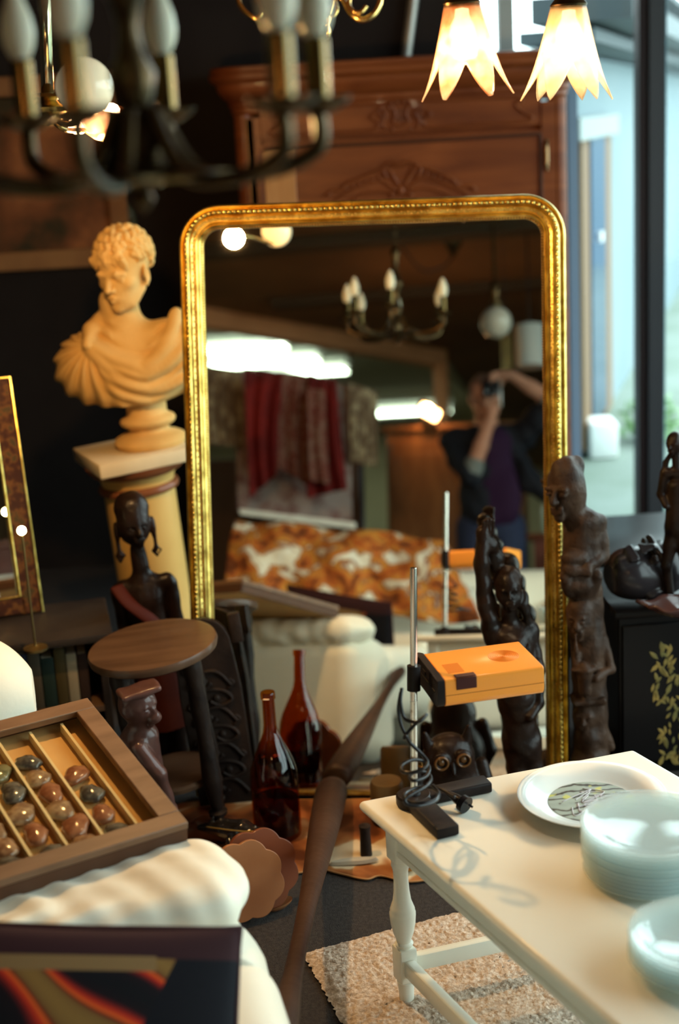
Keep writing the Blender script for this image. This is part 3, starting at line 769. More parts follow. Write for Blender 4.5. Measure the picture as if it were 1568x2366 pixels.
# black flex: hangs from the housing, coils round the pole, ends in a plug
M_flex = mat('black_rubber', (.012,.011,.012), .3, coat=.2)
cp_ = [(928,1590,2.43),(925,1625,2.42),(935,1660,2.42),(965,1668,2.40),(985,1650,2.41),(1000,1640,2.42),(960,1672,2.44),(925,1700,2.45),(930,1718,2.44),(948,1700,2.43),(928,1690,2.43),(940,1715,2.44),(975,1745,2.46),(1000,1762,2.44),(985,1775,2.42),(950,1790,2.42),
       (915,1790,2.43),(920,1765,2.46),(950,1748,2.50),(985,1755,2.52),(1005,1775,2.50),(985,1800,2.44),(955,1812,2.43),(930,1800,2.44),(950,1775,2.50),(990,1778,2.54),(1012,1800,2.50),(985,1822,2.45),(950,1830,2.42),(925,1850,2.42),(930,1862,2.42),(975,1868,2.41),(1015,1855,2.44),(1025,1830,2.50),(1000,1812,2.54),(950,1815,2.55),(920,1838,2.50),(930,1858,2.44),(980,1862,2.42),(1020,1848,2.45),(1018,1828,2.50),(1000,1815,2.52),(1030,1830,2.50),(1050,1842,2.48)]
pts = []
for x, y, d in cp_:
    p = at(x, y, d)
    if p.z < .4475: p = onz(x, y, .4475)
    pts.append(L_(p))
pts = [pts[0]] + [ (a+b+c)/3 if 3 < i < len(pts)-3 else b for i, (a, b, c) in enumerate(zip(pts, pts[1:], pts[2:]), 1)] + [pts[-1]]
part('flex', MB().tube(spl(pts, 7), .0032, 8), M_flex, la, smooth=180)
cp2 = [(925,1600,2.44),(920,1640,2.45),(928,1680,2.45),(945,1712,2.44)]
part('flex', MB().tube(spl([L_(at(*p)) for p in cp2], 7), .003, 8), M_flex, la, smooth=180)
q0 = L_(onz(1035,1832,.447)); q1 = L_(onz(1070,1856,.438)); dq = (q1-q0).normalized()
part('plug', MB().tube([q0, q0+dq*.012, q0+dq*.02, q0+dq*.030, q0+dq*.034, q1+dq*.008], [.005,.007,.009,.010,.016,.0165], 18).tube([q1+dq*.006+Vector((.006,0,0)), q1+dq*.0145+Vector((.006,0,0))], .0022, 8), M_flex, la, smooth=40)

# ------------------------------------------------------------------ plates
M_porc = mat('white_porcelain', (.80,.78,.72), .15, coat=.5)
def disc_mat(name):
    m = mat(name, (.40,.40,.33), .25); nt = m.node_tree; N = nt.nodes; L = nt.links; b = N['Principled BSDF']
    tc = N.new('ShaderNodeTexCoord'); w1 = N.new('ShaderNodeTexWave'); w1.inputs['Scale'].default_value = 14; w1.inputs['Distortion'].default_value = 9; w1.inputs['Detail'].default_value = 3
    w1.wave_type = 'RINGS'
    n1 = N.new('ShaderNodeTexNoise'); n1.inputs['Scale'].default_value = 22
    L.new(tc.outputs['Object'], w1.inputs[0]); L.new(tc.outputs['Object'], n1.inputs[0])
    r1 = N.new('ShaderNodeValToRGB'); c = r1.color_ramp; c.elements[0].position = .0; c.elements[0].color = (.06,.045,.03,1); c.elements[1].position = 1; c.elements[1].color = (.42,.44,.36,1)
    e = c.elements.new(.22); e.color = (.36,.38,.31,1); e = c.elements.new(.10); e.color = (.10,.07,.05,1)
    r2 = N.new('ShaderNodeValToRGB'); c2 = r2.color_ramp; c2.elements[0].position = .60; c2.elements[0].color = (0,0,0,1); c2.elements[1].position = .64; c2.elements[1].color = (1,1,1,1)
    mx = N.new('ShaderNodeMix'); mx.data_type = 'RGBA'; mx.inputs[7].default_value = (.62,.58,.16,1)
    L.new(w1.outputs['Fac'], r1.inputs[0]); L.new(n1.outputs['Fac'], r2.inputs[0]); L.new(r2.outputs[0], mx.inputs[0]); L.new(r1.outputs[0], mx.inputs[6]); L.new(mx.outputs[2], b.inputs['Base Color'])
    return m
pc = onz(1366, 1838, .44); pl = thing('patterned_plate', 'wide white plate with a grey green drawn pattern in its centre', 'plate', (pc.x, pc.y, .4205))
part('dish', MB().lathe([(.0,.0),(.060,.0),(.075,.003),(.100,.012),(.130,.022),(.1345,.024),(.135,.0255),(.133,.026),(.105,.018),(.088,.0095),(.080,.0072),(.0,.0065)], 72), M_porc, pl, smooth=50)
part('centre_pattern', MB().lathe([(.0,.0068),(.079,.0074),(.079,.0078),(.0,.0072)], 64), disc_mat('drawn_pattern'), pl)
lines = MB(); rg = random.Random(3)
for k in range(9):
    a = rg.random()*6.28; r0_ = .02+.045*rg.random(); c = (math.cos(a)*r0_*.6, math.sin(a)*r0_*.6)
    pt = spl([(c[0]+.03*math.cos(a+t*2.2)*(.4+.3*t), c[1]+.03*math.sin(a*1.7+t*2.0)*(.5+.2*t), .0080) for t in range(4)], 6); lines.tube(pt, .0010, 6)
part('line_drawing', lines, mat('pale_line_glaze', (.62,.55,.55), .3), pl, smooth=180)

def milky(name, tint, dens=.5):
    m = bpy.data.materials.new(name); m.use_nodes = True; nt = m.node_tree; N = nt.nodes; L = nt.links; N.remove(N['Principled BSDF'])
    d = N.new('ShaderNodeBsdfDiffuse'); d.inputs[0].default_value = (*tint, 1); tl = N.new('ShaderNodeBsdfTranslucent'); tl.inputs[0].default_value = (*tint, 1)
    a = N.new('ShaderNodeMixShader'); a.inputs[0].default_value = .45; L.new(d.outputs[0], a.inputs[1]); L.new(tl.outputs[0], a.inputs[2])
    tr = N.new('ShaderNodeBsdfTransparent'); tr.inputs[0].default_value = (.95,.985,.98,1)
    b = N.new('ShaderNodeMixShader'); b.inputs[0].default_value = dens; L.new(tr.outputs[0], b.inputs[1]); L.new(a.outputs[0], b.inputs[2])
    g = N.new('ShaderNodeBsdfGlossy'); g.inputs['Roughness'].default_value = .04; fr = front_fresnel(N, L, 1.55)
    c = N.new('ShaderNodeMixShader'); L.new(fr, c.inputs[0]); L.new(b.outputs[0], c.inputs[1]); L.new(g.outputs[0], c.inputs[2]); L.new(c.outputs[0], N['Material Output'].inputs[0])
    return m
M_gp = milky('clear_pressed_glass', (.87,.93,.94), .28)
def glass_plate(name, r, h, M, deep=False, seg=72):
    if not deep: pr = [(.0,.0),(r*.60,.0),(r*.64,.001),(r*.70,.004),(r*.97,h),(r,h+.0008),(r,h+.0030),(r*.97,h+.0034),(r*.90,h+.0010),(r*.84,h+.0012),(r*.76,h-.0018),(r*.68,.0068),(r*.60,.0052),(.0,.0046)]
    else: pr = [(.0,.0),(r*.55,.0),(r*.62,.002),(r*.80,.012),(r*.97,h),(r,h+.001),(r,h+.003),(r*.96,h+.0032),(r*.78,.015),(r*.60,.006),(.0,.0044)]
    return MB().lathe(pr, seg)
s1 = Vector((.482, 2.118, .4205)); n1 = 12; r1, step1 = .1155, .0072
base = None
for k in range(n1):
    lab = 'clear glass plate lying on top of the tall stack of plates' if k == n1-1 else 'clear glass plate inside the tall stack, beneath the top plate'
    if base is None:
        base = part('glass_plate', glass_plate('p', r1, .010, None), M_gp, smooth=40); tag(base, lab, 'plate', 'glass plates in the tall stack'); o = base
    else: o = base.copy(); COL.objects.link(o); o['label'] = lab
    o.location = s1 + Vector((random.uniform(-.0012,.0012), random.uniform(-.0012,.0012), k*step1)); o.scale = (1-.0035*(n1-1-k),)*2 + (1,)
s2 = Vector((.484, 1.835, .4205)); n2 = 7; base = None
for k in range(n2):
    lab = 'clear glass bowl on top of the low nearer stack' if k == n2-1 else 'clear glass bowl inside the low nearer stack, under the top bowl'
    if base is None:
        base = part('glass_bowl', glass_plate('p', .097, .020, None, True), M_gp, smooth=40); tag(base, lab, 'bowl', 'glass bowls in the low stack'); o = base
    else: o = base.copy(); COL.objects.link(o); o['label'] = lab
    o.location = s2 + Vector((random.uniform(-.001,.001), random.uniform(-.001,.001), k*.0066))
# ------------------------------------------------------------------ floor textiles
def shag():
    mb = MB(); c0 = Vector((-.128, 2.590, 0)); u = Vector((.298,.111,0)).normalized(); v = Vector((.30,-.954,0)).normalized(); rg = np.random.RandomState(2)
    nu, nv = 230, 210; Lu, Lv = 1.15, 1.05
    zz = rg.rand(nv, nu); ee = rg.rand(nv, nu, 2)
    def fn(a, b):
        i = min(nu-1, int(round(a*(nu-1)))); j = min(nv-1, int(round(b*(nv-1)))); edge = min(a, b, 1-a, 1-b)
        z = .003 + (.007 + .006*zz[j, i] + .0015*math.sin(a*23+b*9)*math.sin(b*17-a*5))*min(1, edge*40+.15)
        return c0 + u*(a*Lu + (ee[j, i, 0]-.5)*.006) + v*(b*Lv + (ee[j, i, 1]-.5)*.006) + Vector((0,0,z))
    return mb.grid(fn, nu, nv)
tag(part('shag_rug', shag(), ramp_mat('oatmeal_wool', [(0,(.26,.19,.14)), (.45,(.50,.39,.30)), (.6,(.62,.51,.41)), (1,(.76,.66,.55))], scale=130, rough=1.0, detail=3, bump=.5), smooth=180), 'beige oatmeal shag rug on the floor under the coffee table', 'rug')

M_hide = mat('cowhide', (.16,.045,.014), .42)
def hide_nodes(m):
    nt = m.node_tree; N = nt.nodes; L = nt.links; b = N['Principled BSDF']; tc = N.new('ShaderNodeTexCoord'); n = N.new('ShaderNodeTexNoise'); n.inputs['Scale'].default_value = 5.2; n.inputs['Detail'].default_value = 3; n.inputs['Distortion'].default_value = .6
    L.new(tc.outputs['Object'], n.inputs[0]); r = N.new('ShaderNodeValToRGB'); c = r.color_ramp
    for p, q in ((.40,(.10,.028,.010)), (.50,(.30,.10,.03)), (.56,(.36,.15,.05)), (.60,(.62,.48,.30))): 
        e = c.elements.new(p); e.color = (*q, 1)
    c.elements[0].color = (.03,.012,.008,1); c.elements[-1].color = (.72,.60,.42,1)
    L.new(n.outputs['Fac'], r.inputs[0]); L.new(r.outputs[0], b.inputs['Base Color'])
hide_nodes(M_hide)
ho = [onz(x, y, .004) for x, y in [(430,1990),(470,2030),(560,2035),(640,2018),(690,2019),(735,2010),(790,2022),(845,2034),(880,2026),(950,2040),(1040,2020),(1120,1980),(1150,1930),(1100,1880)]]
ho += [Vector((.36,3.16,.004)), Vector((.2,3.235,.004)), Vector((-.1,3.27,.004)), Vector((-.3,3.29,.004)), Vector((-.46,3.28,.004)), Vector((-.5,3.12,.004))]
hp_ = spl(ho, 6, closed=True); hm = MB(); n = len(hp_); hc = sum(hp_, Vector())/n
for s, z in ((1,.004),(1.0,.0085),(.985,.0095),(.6,.0095)): hm.v += [tuple(hc + (p-hc)*s + Vector((0,0,z-.004))) for p in hp_]
hm.f = [(i*n+j, i*n+(j+1) % n, (i+1)*n+(j+1) % n, (i+1)*n+j) for i in range(3) for j in range(n)] + [tuple(range(3*n, 4*n))]
hr = thing('cowhide_rug', 'brown and white cowhide with a wavy edge on the floor before the mirror', 'rug', (0,0,0))
part('hide', hm, M_hide, hr, smooth=50)
part('edge_trim', MB().tube([p + Vector((0,0,.003)) for p in hp_], .0022, 6, closed=True), mat('tan_hide_edge', (.40,.20,.08), .6), hr, smooth=180)

# ------------------------------------------------------------------ amber bottle, and wooden oar against the glass
M_amb = glass_mat('amber_glass', (.80,.43,.12), .03, 1.5)
M_amb2 = glass_mat('dark_amber_wine', (.16,.02,.004), .05, 1.35)
bp_ = onz(643, 1936, 0); bo = thing('wine_bottle', 'tall amber glass bottle with a long neck standing on the cowhide', 'bottle', (bp_.x, bp_.y, .0098))
pr = [(.0,.008),(.03,.004),(.050,.0),(.056,.004),(.0575,.014),(.0575,.150),(.055,.172),(.048,.196),(.037,.222),(.026,.246),(.0185,.266),(.0155,.285),(.0148,.345),(.0148,.350),(.0175,.352),(.0178,.364),(.0165,.368),(.0125,.368)]
inn = [(.0125,.368),(.0120,.352),(.0120,.285),(.016,.264),(.0345,.222),(.046,.193),(.0540,.150),(.0540,.014),(.045,.009),(.0,.014)]
part('glass', MB().lathe(pr+inn[1:], 48), M_amb, bo, smooth=40)
part('wine', MB().lathe([(.0,.0145),(.045,.010),(.0535,.015),(.0535,.095),(.0,.095)], 40), glass_mat('dark_red_wine', (.30,.04,.008), .05, 1.33), bo, smooth=40)
part('price_sticker', MB().tube([(.0183*math.cos(a), .0183*math.sin(a), .357) for a in [R(-122+6*k) for k in range(8)]], .0042, 6, flat=.08), mat('paper_sticker', (.72,.60,.40), .7), bo)
P0 = EYE + MN*0; P0 = EYE + ray(772,1808)*(MD/ray(772,1808).dot(MN)) - MN*.042
P1 = onz(652, 2366, .30); dv = (P1-P0)
M_oar = mat('worn_dark_wood', (.065,.030,.017), .5, var=(.030,.014,.009), scale=3, stretch=(1,1,1), bump=.15, bscale=30)
pts = [P0 + dv*t for t in (0,.008,.04,.12,.25,.38,.50,.62,.74,.86,.93,.98,1.03)]
rr = [.028,.036,.040,.039,.035,.029,.023,.018,.0160,.0165,.021,.025,.027]
tag(part('wooden_post', MB().tube(pts, rr, 22, flat=.85), M_oar, smooth=60), 'long dark wooden club shaped post leaning against the mirror', 'post')

# ------------------------------------------------------------------ round carved stool
M_stl = mat('brown_stool_wood', (.060,.031,.017), .42, var=(.095,.052,.030), scale=4, coat=.15, stretch=(1,6,1))
M_stld = mat('dark_carved_wood', (.010,.006,.005), .5, var=(.022,.013,.009), scale=12, bump=.3)
so = thing('round_stool', 'dark round topped carved stool beside the left edge of the mirror', 'stool', (-.415, 3.150, 0), (R(2.2), R(-4.5), 0))
part('seat', MB().lathe([(.0,.478),(.140,.478),(.150,.484),(.153,.494),(.150,.503),(.140,.505),(.0,.503)], 64), M_stl, so, smooth=40)
part('shelf', MB().lathe([(.0,.150),(.085,.150),(.098,.156),(.100,.166),(.094,.172),(.0,.172)], 48), M_stl, so, smooth=40)
for k, a in enumerate((R(-38), R(52), R(142), R(232))):
    cx, cy = .118*math.cos(a), .118*math.sin(a)
    lp = [(.0,.0),(.012,.0),(.016,.010),(.012,.020),(.018,.026),(.020,.034),(.012,.042),(.012,.075),(.022,.080),(.023,.088),(.014,.094),(.022,.150),(.024,.180),(.020,.23),(.017,.30),(.022,.36),(.019,.42),(.024,.46),(.022,.479)]
    part('leg', MB().lathe(lp, 18, (cx, cy, 0)), M_stld, so, smooth=40)

# tall carved board behind the stool
cbp = onY(515, 1640, 3.30)
cb = thing('carved_board', 'dark carved wooden board with a rounded top behind the round stool', 'panel', (-.318, 3.285, 0), (R(-6), R(-5), R(6)))
ol = [(-.075,0),(.072,0),(.078,.30),(.070,.43)] + [(.0+.068*math.cos(R(a)), .43+.062*math.sin(R(a))) for a in range(10, 171, 16)] + [(-.070,.43),(-.078,.30)]
part('board', MB().prism(ol, -.012, .012, axis='y'), M_stld, cb, bevel=.003)
cv = MB(); rg = random.Random(11)
for k in range(7):
    z = .05+.047*k; s = 1 if k % 2 else -1
    cv.tube([(p.x, -.014, p.z) for p in spl([(-.055*s,0,z-.02), (-.02*s,0,z+.022), (.03*s,0,z+.018), (.05*s,0,z-.008), (.02*s,0,z-.020), (-.005*s,0,z-.004)], 6)], .0055, 8)
    cv.sphere((.012*s, -.013, z), (.010,.006,.010), 10)
    cv.tube([(p.x, -.014, p.z) for p in spl([(.045*s,0,z+.02), (.060*s,0,z+.034), (.050*s,0,z+.045)], 5)], .004, 6)
part('relief', cv, M_stld, cb, smooth=180)
part('top_block', MB().rbox((.088,.004,.452), (.030,.03,.075), .004), M_stld, cb)

# ------------------------------------------------------------------ dark chest with books, far left, and leaning mirror frame on it
M_chd = mat('dark_chest_wood', (.016,.011,.009), .5, var=(.035,.025,.018), scale=5)
ch = thing('low_bookcase', 'low dark bookcase on the left below the leaning gilt mirror', 'bookcase', (-.89, 3.46, -.0), (0, 0, R(12)))
part('top', MB().rbox((0,0,.437), (.56,.30,.022), .004), M_chd, ch)
part('case', MB().box((0,.15,.213), (.52,.02,.426)).box((-.25,0,.213), (.02,.30,.426)).box((.25,0,.213), (.02,.30,.426)).box((0,0,.02), (.5,.3,.04)), M_chd, ch, bevel=.002)
part('shelf', MB().box((0,0,.250), (.48,.30,.014)), mat('shelf_wood', (.09,.05,.028), .5), ch)
cols = [(.03,.03,.035),(.05,.014,.012),(.02,.024,.04),(.07,.055,.035),(.015,.028,.022),(.06,.042,.014),(.26,.21,.13),(.035,.02,.015)]
Rc = Matrix.Translation((-.89,3.46,0)) @ Matrix.Rotation(R(12), 4, 'Z')
desc = ['slate grey book','dull red book','navy blue book','tan book','dark green book','mustard book','cream book','brown book']
x = -.235; k = 0; rg = random.Random(4); seen = {}
for zb_, zn in ((.2575,'upper shelf'), (.0405,'bottom shelf')):
    x = -.235; k = 0
    while x < .215 and k < 16:
        wd = rg.uniform(.018,.034); hh = rg.uniform(.13,.165); ci = k % 8
        nxt = 'left half' if k < 8 else 'right half'
        b = thing('book', f'{desc[ci]} standing in the {nxt} of the {zn} of the low bookcase', 'book', Rc @ Vector((x+wd/2, -.03, zb_)), (0,0,R(12)), 'books in the low bookcase')
        part('cover', MB().rbox((0,0,hh/2), (wd,.17,hh), .003), mat('cloth_'+desc[ci].split(' book')[0].replace(' ','_'), cols[ci], .6), b)
        part('pages', MB().box((0,.004,hh/2), (wd-.006,.171,hh+.0006)), mat('page_edges', (.55,.46,.32), .9), b)
        x += wd+.0015; k += 1
# leaning mirror with gilt and red marbled frame
a0 = onY(106, 1465, 3.56); a1 = onY(30, 930, 3.66)
lm = thing('leaning_mirror', 'narrow mirror in a gold edged mottled red frame at the far left', 'mirror', (0,0,0))
ax_ = (a1-a0).normalized(); a0 = a0 - ax_*((a0.z-.449)/ax_.z); a1 = a0 + ax_*.62
wx = Vector((-.96,-.28,0)); wx = (wx - ax_*wx.dot(ax_)).normalized(); nn = ax_.cross(wx).normalized()
if nn.y > 0: nn = -nn
Ml = Matrix((wx, -nn, ax_)).transposed().to_4x4(); Ml.translation = a0
hl = .62
part('frame', MB().box((.028,0,hl/2), (.050,.022,hl), M=Ml).box((.40,0,hl/2), (.050,.022,hl), M=Ml).box((.21,0,hl-.028), (.34,.022,.05), M=Ml).box((.21,0,.028), (.34,.022,.05), M=Ml), ramp_mat('mottled_red_lacquer', [(0,(.012,.005,.004)), (.45,(.045,.014,.007)), (.55,(.12,.045,.012)), (.65,(.05,.035,.012)), (1,(.09,.02,.01))], scale=40, rough=.4), lm, bevel=.003)
part('gold_edge', MB().tube([Ml @ Vector(p) for p in ((0,-.012,0),(0,-.012,hl),(.425,-.012,hl),(.425,-.012,0))], .0035, 8).tube([Ml @ Vector(p) for p in ((.053,-.012,.05),(.053,-.012,hl-.05),(.372,-.012,hl-.05),(.372,-.012,.05))], .0042, 8, closed=True), M_gold, lm, smooth=40)
part('mirror_glass', MB().box((.213,.002,hl/2), (.32,.004,hl-.09), M=Ml), M_glass, lm)
# glowing bead on an added stem, standing in for glare on the frame
bl = at(50, 1226, 3.40); lt = thing('glare_bead', 'added glowing bead on a thin stem, imitating glare on the leaning mirror', 'lamp', (bl.x, bl.y, .449))
part('bulb', MB().sphere((0,0,bl.z-.449), .011, 14), mat('glare_yellow', (1,.9,.6), .4, emit=(1,.78,.36), estr=55), lt, smooth=180)  # emissive ball that imitates the glare
part('stem', MB().tube([(0,0,.005),(0,0,bl.z-.449-.012)], .003, 8).lathe([(0,0),(.03,0),(.03,.006),(.006,.010),(0,.010)], 20), mat('dull_brass', (.35,.25,.10), .35, metal=1), lt, smooth=40)

# ------------------------------------------------------------------ specimen case
b0 = Vector((-.284, 2.174, .530)); t0 = at(207, 1611, 2.75); e_ = Vector((-.868,-.496,0)).normalized(); g_ = (t0-b0); Lg = g_.length; g_ = (g_ - e_*g_.dot(e_)).normalized(); n_ = g_.cross(e_).normalized()
if n_.z < 0: n_ = -n_
Lc = .50; Mc_ = Matrix((-e_, g_, n_)).transposed()   # x to the right, y up the slope
sc = thing('specimen_case', 'glazed wooden specimen case with rows of stones lying across the white armchair', 'display case', b0, basis=Mc_)
th_ = .038; fwid = .038
M_case = mat('case_wood', (.20,.115,.066), .45, var=(.14,.078,.044), scale=5, stretch=(1,5,1), coat=.1)
M_cased = mat('case_side_wood', (.085,.040,.022), .5)
for nm, c, d in (('frame_rail', (-Lc/2, fwid/2, -.006), (Lc, fwid, .014)), ('frame_rail', (-Lc/2, Lg-fwid/2, -.006), (Lc, fwid, .014)), ('frame_stile', (-fwid/2, Lg/2, -.006), (fwid, Lg-2*fwid+.0005, .014)), ('frame_stile', (-Lc+fwid/2, Lg/2, -.006), (fwid, Lg-2*fwid+.0005, .014))):
    part(nm, MB().box(c, d), M_case, sc, bevel=.002)
part('tray', MB().box((-Lc/2, .004, -.026), (Lc-.004, .008, .026)).box((-Lc/2, Lg-.004, -.026), (Lc-.004, .008, .026)).box((-.006, Lg/2, -.026), (.008, Lg-.004, .026)).box((-Lc+.006, Lg/2, -.026), (.008, Lg-.004, .026)), M_cased, sc)
part('backing', MB().box((-Lc/2, Lg/2, -.0365), (Lc-.01, Lg-.01, .004)), mat('yellowed_paper', (.72,.47,.21), .85, var=(.60,.36,.15), scale=6), sc)
dv_ = MB()
for k in range(7): dv_.box((-fwid-.030-.062*k, Lg/2, -.026), (.005, Lg-2*fwid, .018))
part('divider', dv_, mat('divider_card', (.78,.64,.36), .8), sc)
part('glass_cover', MB().box((-Lc/2, Lg/2, -.0005), (Lc-2*fwid+.006, Lg-2*fwid+.006, .002)), glass_mat('case_glass', (.97,.96,.92), .02, 1.5), sc)
rg = random.Random(8)
kinds = [('brown agate', (.19,.09,.045), (.36,.22,.13)), ('dark grey flint', (.06,.055,.05), (.15,.14,.12)), ('banded tan pebble', (.42,.29,.17), (.24,.14,.08)), ('olive green stone', (.10,.10,.05), (.2,.18,.09)), ('reddish jasper', (.24,.09,.045), (.34,.15,.08))]
places = ['topmost', 'second from the top', 'third from the top', 'middle row', 'third from the bottom', 'second from the bottom', 'lowest']
colw = ['in the rightmost case column', 'in the second case column from right', 'in the third case column from right', 'in the fourth case column from right', 'in the fifth case column from right', 'in the leftmost case column']
for ci in range(6):
    nrow = 7 if ci%2 else 6
    for ri in range(nrow):
        if (ci, ri) in ((0,0),(1,0),(0,1),(2,0)): continue
        kn, c1, c2 = kinds[(ci*3+ri*2+rg.randint(0,1)) % 5]
        w0 = rg.uniform(.020,.026); h0 = rg.uniform(.026,.036)
        x = -fwid-.061-.062*ci+rg.uniform(-.006,.006); y = Lg-fwid-.032-(Lg-2*fwid-.05)*ri/(nrow-1)
        mb = MB(); sd = rg.random()*9
        n0 = 12
        mb.sphere((0,0,0), (w0,h0,.0105), 14)
        mb.v = [(p[0]*(1+.14*math.sin(3*math.atan2(p[1],p[0])+sd)), p[1]*(1+.10*math.sin(5*p[0]*90+sd)), p[2]) for p in mb.v]
        o = part('polished_stone', mb, mat(kn.replace(' ','_'), c1, .12, var=c2, scale=60, coat=.6, contrast=(.4,.6)), smooth=180)
        M2 = Mc_.to_4x4(); M2.translation = b0 + Mc_ @ Vector((x, y, -.0245)); o.matrix_world = M2 @ Matrix.Rotation(rg.uniform(-1.1,1.1), 4, 'Z')
        tag(o, f'{kn} {colw[ci]}, {places[ri if ri < nrow-1 else 6]}', 'stone', 'stones in the specimen case')

# ------------------------------------------------------------------ white armchair
M_leath = mat('white_leather', (.80,.76,.64), .48, var=(.76,.71,.57), scale=4, bump=.12, bscale=25, sheen=.1)
ac = thing('white_armchair', 'white leather armchair in the left foreground with a wrinkled arm pad', 'armchair', (-.40, 1.80, 0), (0,0,R(12)))
def soft(c, hd, r, h=.010, extra=None, nz=.0, freq=30, seed=1):
    lo = [c[i]-hd[i]-.04 for i in range(3)]; hi = [c[i]+hd[i]+.04 for i in range(3)]
    s = SDF(lo, hi, h); s.box(c, hd, r)
    if extra: extra(s)
    if nz: s.noise(nz, freq, seed)
    v, f = s.mesh(); return (v, f)
def arm_x(s): s.box((-.07,.10,.215), (.335,.14,.205), .09, .05); s.ell((.20,.16,.20), (.10,.16,.20), .06)
part('arm', soft((-.08,.25,.22), (.33,.115,.20), .06, extra=arm_x), M_leath, ac, smooth=180)
def pad_d(X, Y, Z):
    wr = .0065*np.sin(X*52+7*np.sin(Y*22)+3*np.sin(Z*30))*np.clip((.14-X)/.25, 0.1, 1) + .0020*np.sin(X*95+Y*50)
    return wr*np.clip((.47-Z)/.04, .75, 1)
s = SDF((-.50,.08,.37), (.34,.44,.54), .0055)
s.box((-.09,.262,.448), (.335,.115,.044), .042); s.ell((.17,.262,.452), (.105,.105,.046), .03)
s.path([(-.40,.147,.436),(.0,.142,.436),(.20,.165,.438)], .0035, .006, sub=True)
s.disp(pad_d)
part('arm_pad', s.mesh(), M_leath, ac, smooth=180)
part('seat', soft((-.05,-.08,.27), (.34,.24,.13), .07), M_leath, ac, smooth=180)
part('arm', soft((-.08,-.42,.235), (.34,.105,.215), .06), M_leath, ac, smooth=180)
part('backrest', soft((-.50,-.08,.34), (.12,.38,.31), .09), M_leath, ac, smooth=180)
wb = at(85, 1600, 2.90)
wc = thing('white_armchair', 'white leather seat back rising behind the top edge of the specimen case', 'armchair', (-.87, 2.78, 0), (0,0,R(10)), None)
def wx_(s): s.ell((.02,0,.52), (.20,.10,.12), .06)
part('backrest', soft((-.06,.02,.42), (.235,.10,.225), .09, extra=wx_), M_leath, wc, smooth=180)
part('seat', soft((-.10,-.16,.22), (.22,.14,.20), .06), M_leath, wc, smooth=180)

# red and black cushion in the near left corner
pf = at(545, 2150, 2.06); pw = (at(20,2138,1.99)-at(545,2150,2.06)).normalized(); pn = Vector((.15,-.80,.58)).normalized(); pu = pw.cross(pn)
pw = pn.cross(pu).normalized() if False else pw
pn = (pn - pw*pn.dot(pw)).normalized(); pu = pn.cross(pw); pu = -pu if pu.z < 0 else pu
pf = pf + pn*.035
cu = thing('throw_cushion', 'dark maroon and black cushion with red and orange swirls on the white armchair', 'cushion', pf + pw*.21 - pu*.21, basis=Matrix((-pw, -pn, pu)).transposed())
def cushion(sz, th):
    mb = MB(); n = 40
    for sgn in (-1, 1):
        def fn(a, b):
            x, z = 2*a-1, 2*b-1; e = max(0, (1-x*x))**.42*max(0, (1-z*z))**.42
            px = x*sz*(1-.05*(1-z*z)*abs(x)**3*0); k = 1-.045*(1-abs(z)**2)*abs(x)**6; k2 = 1-.045*(1-abs(x)**2)*abs(z)**6
            return (x*sz*k, sgn*th*e, z*sz*k2)
        mb.grid(fn, n, n)
    return mb
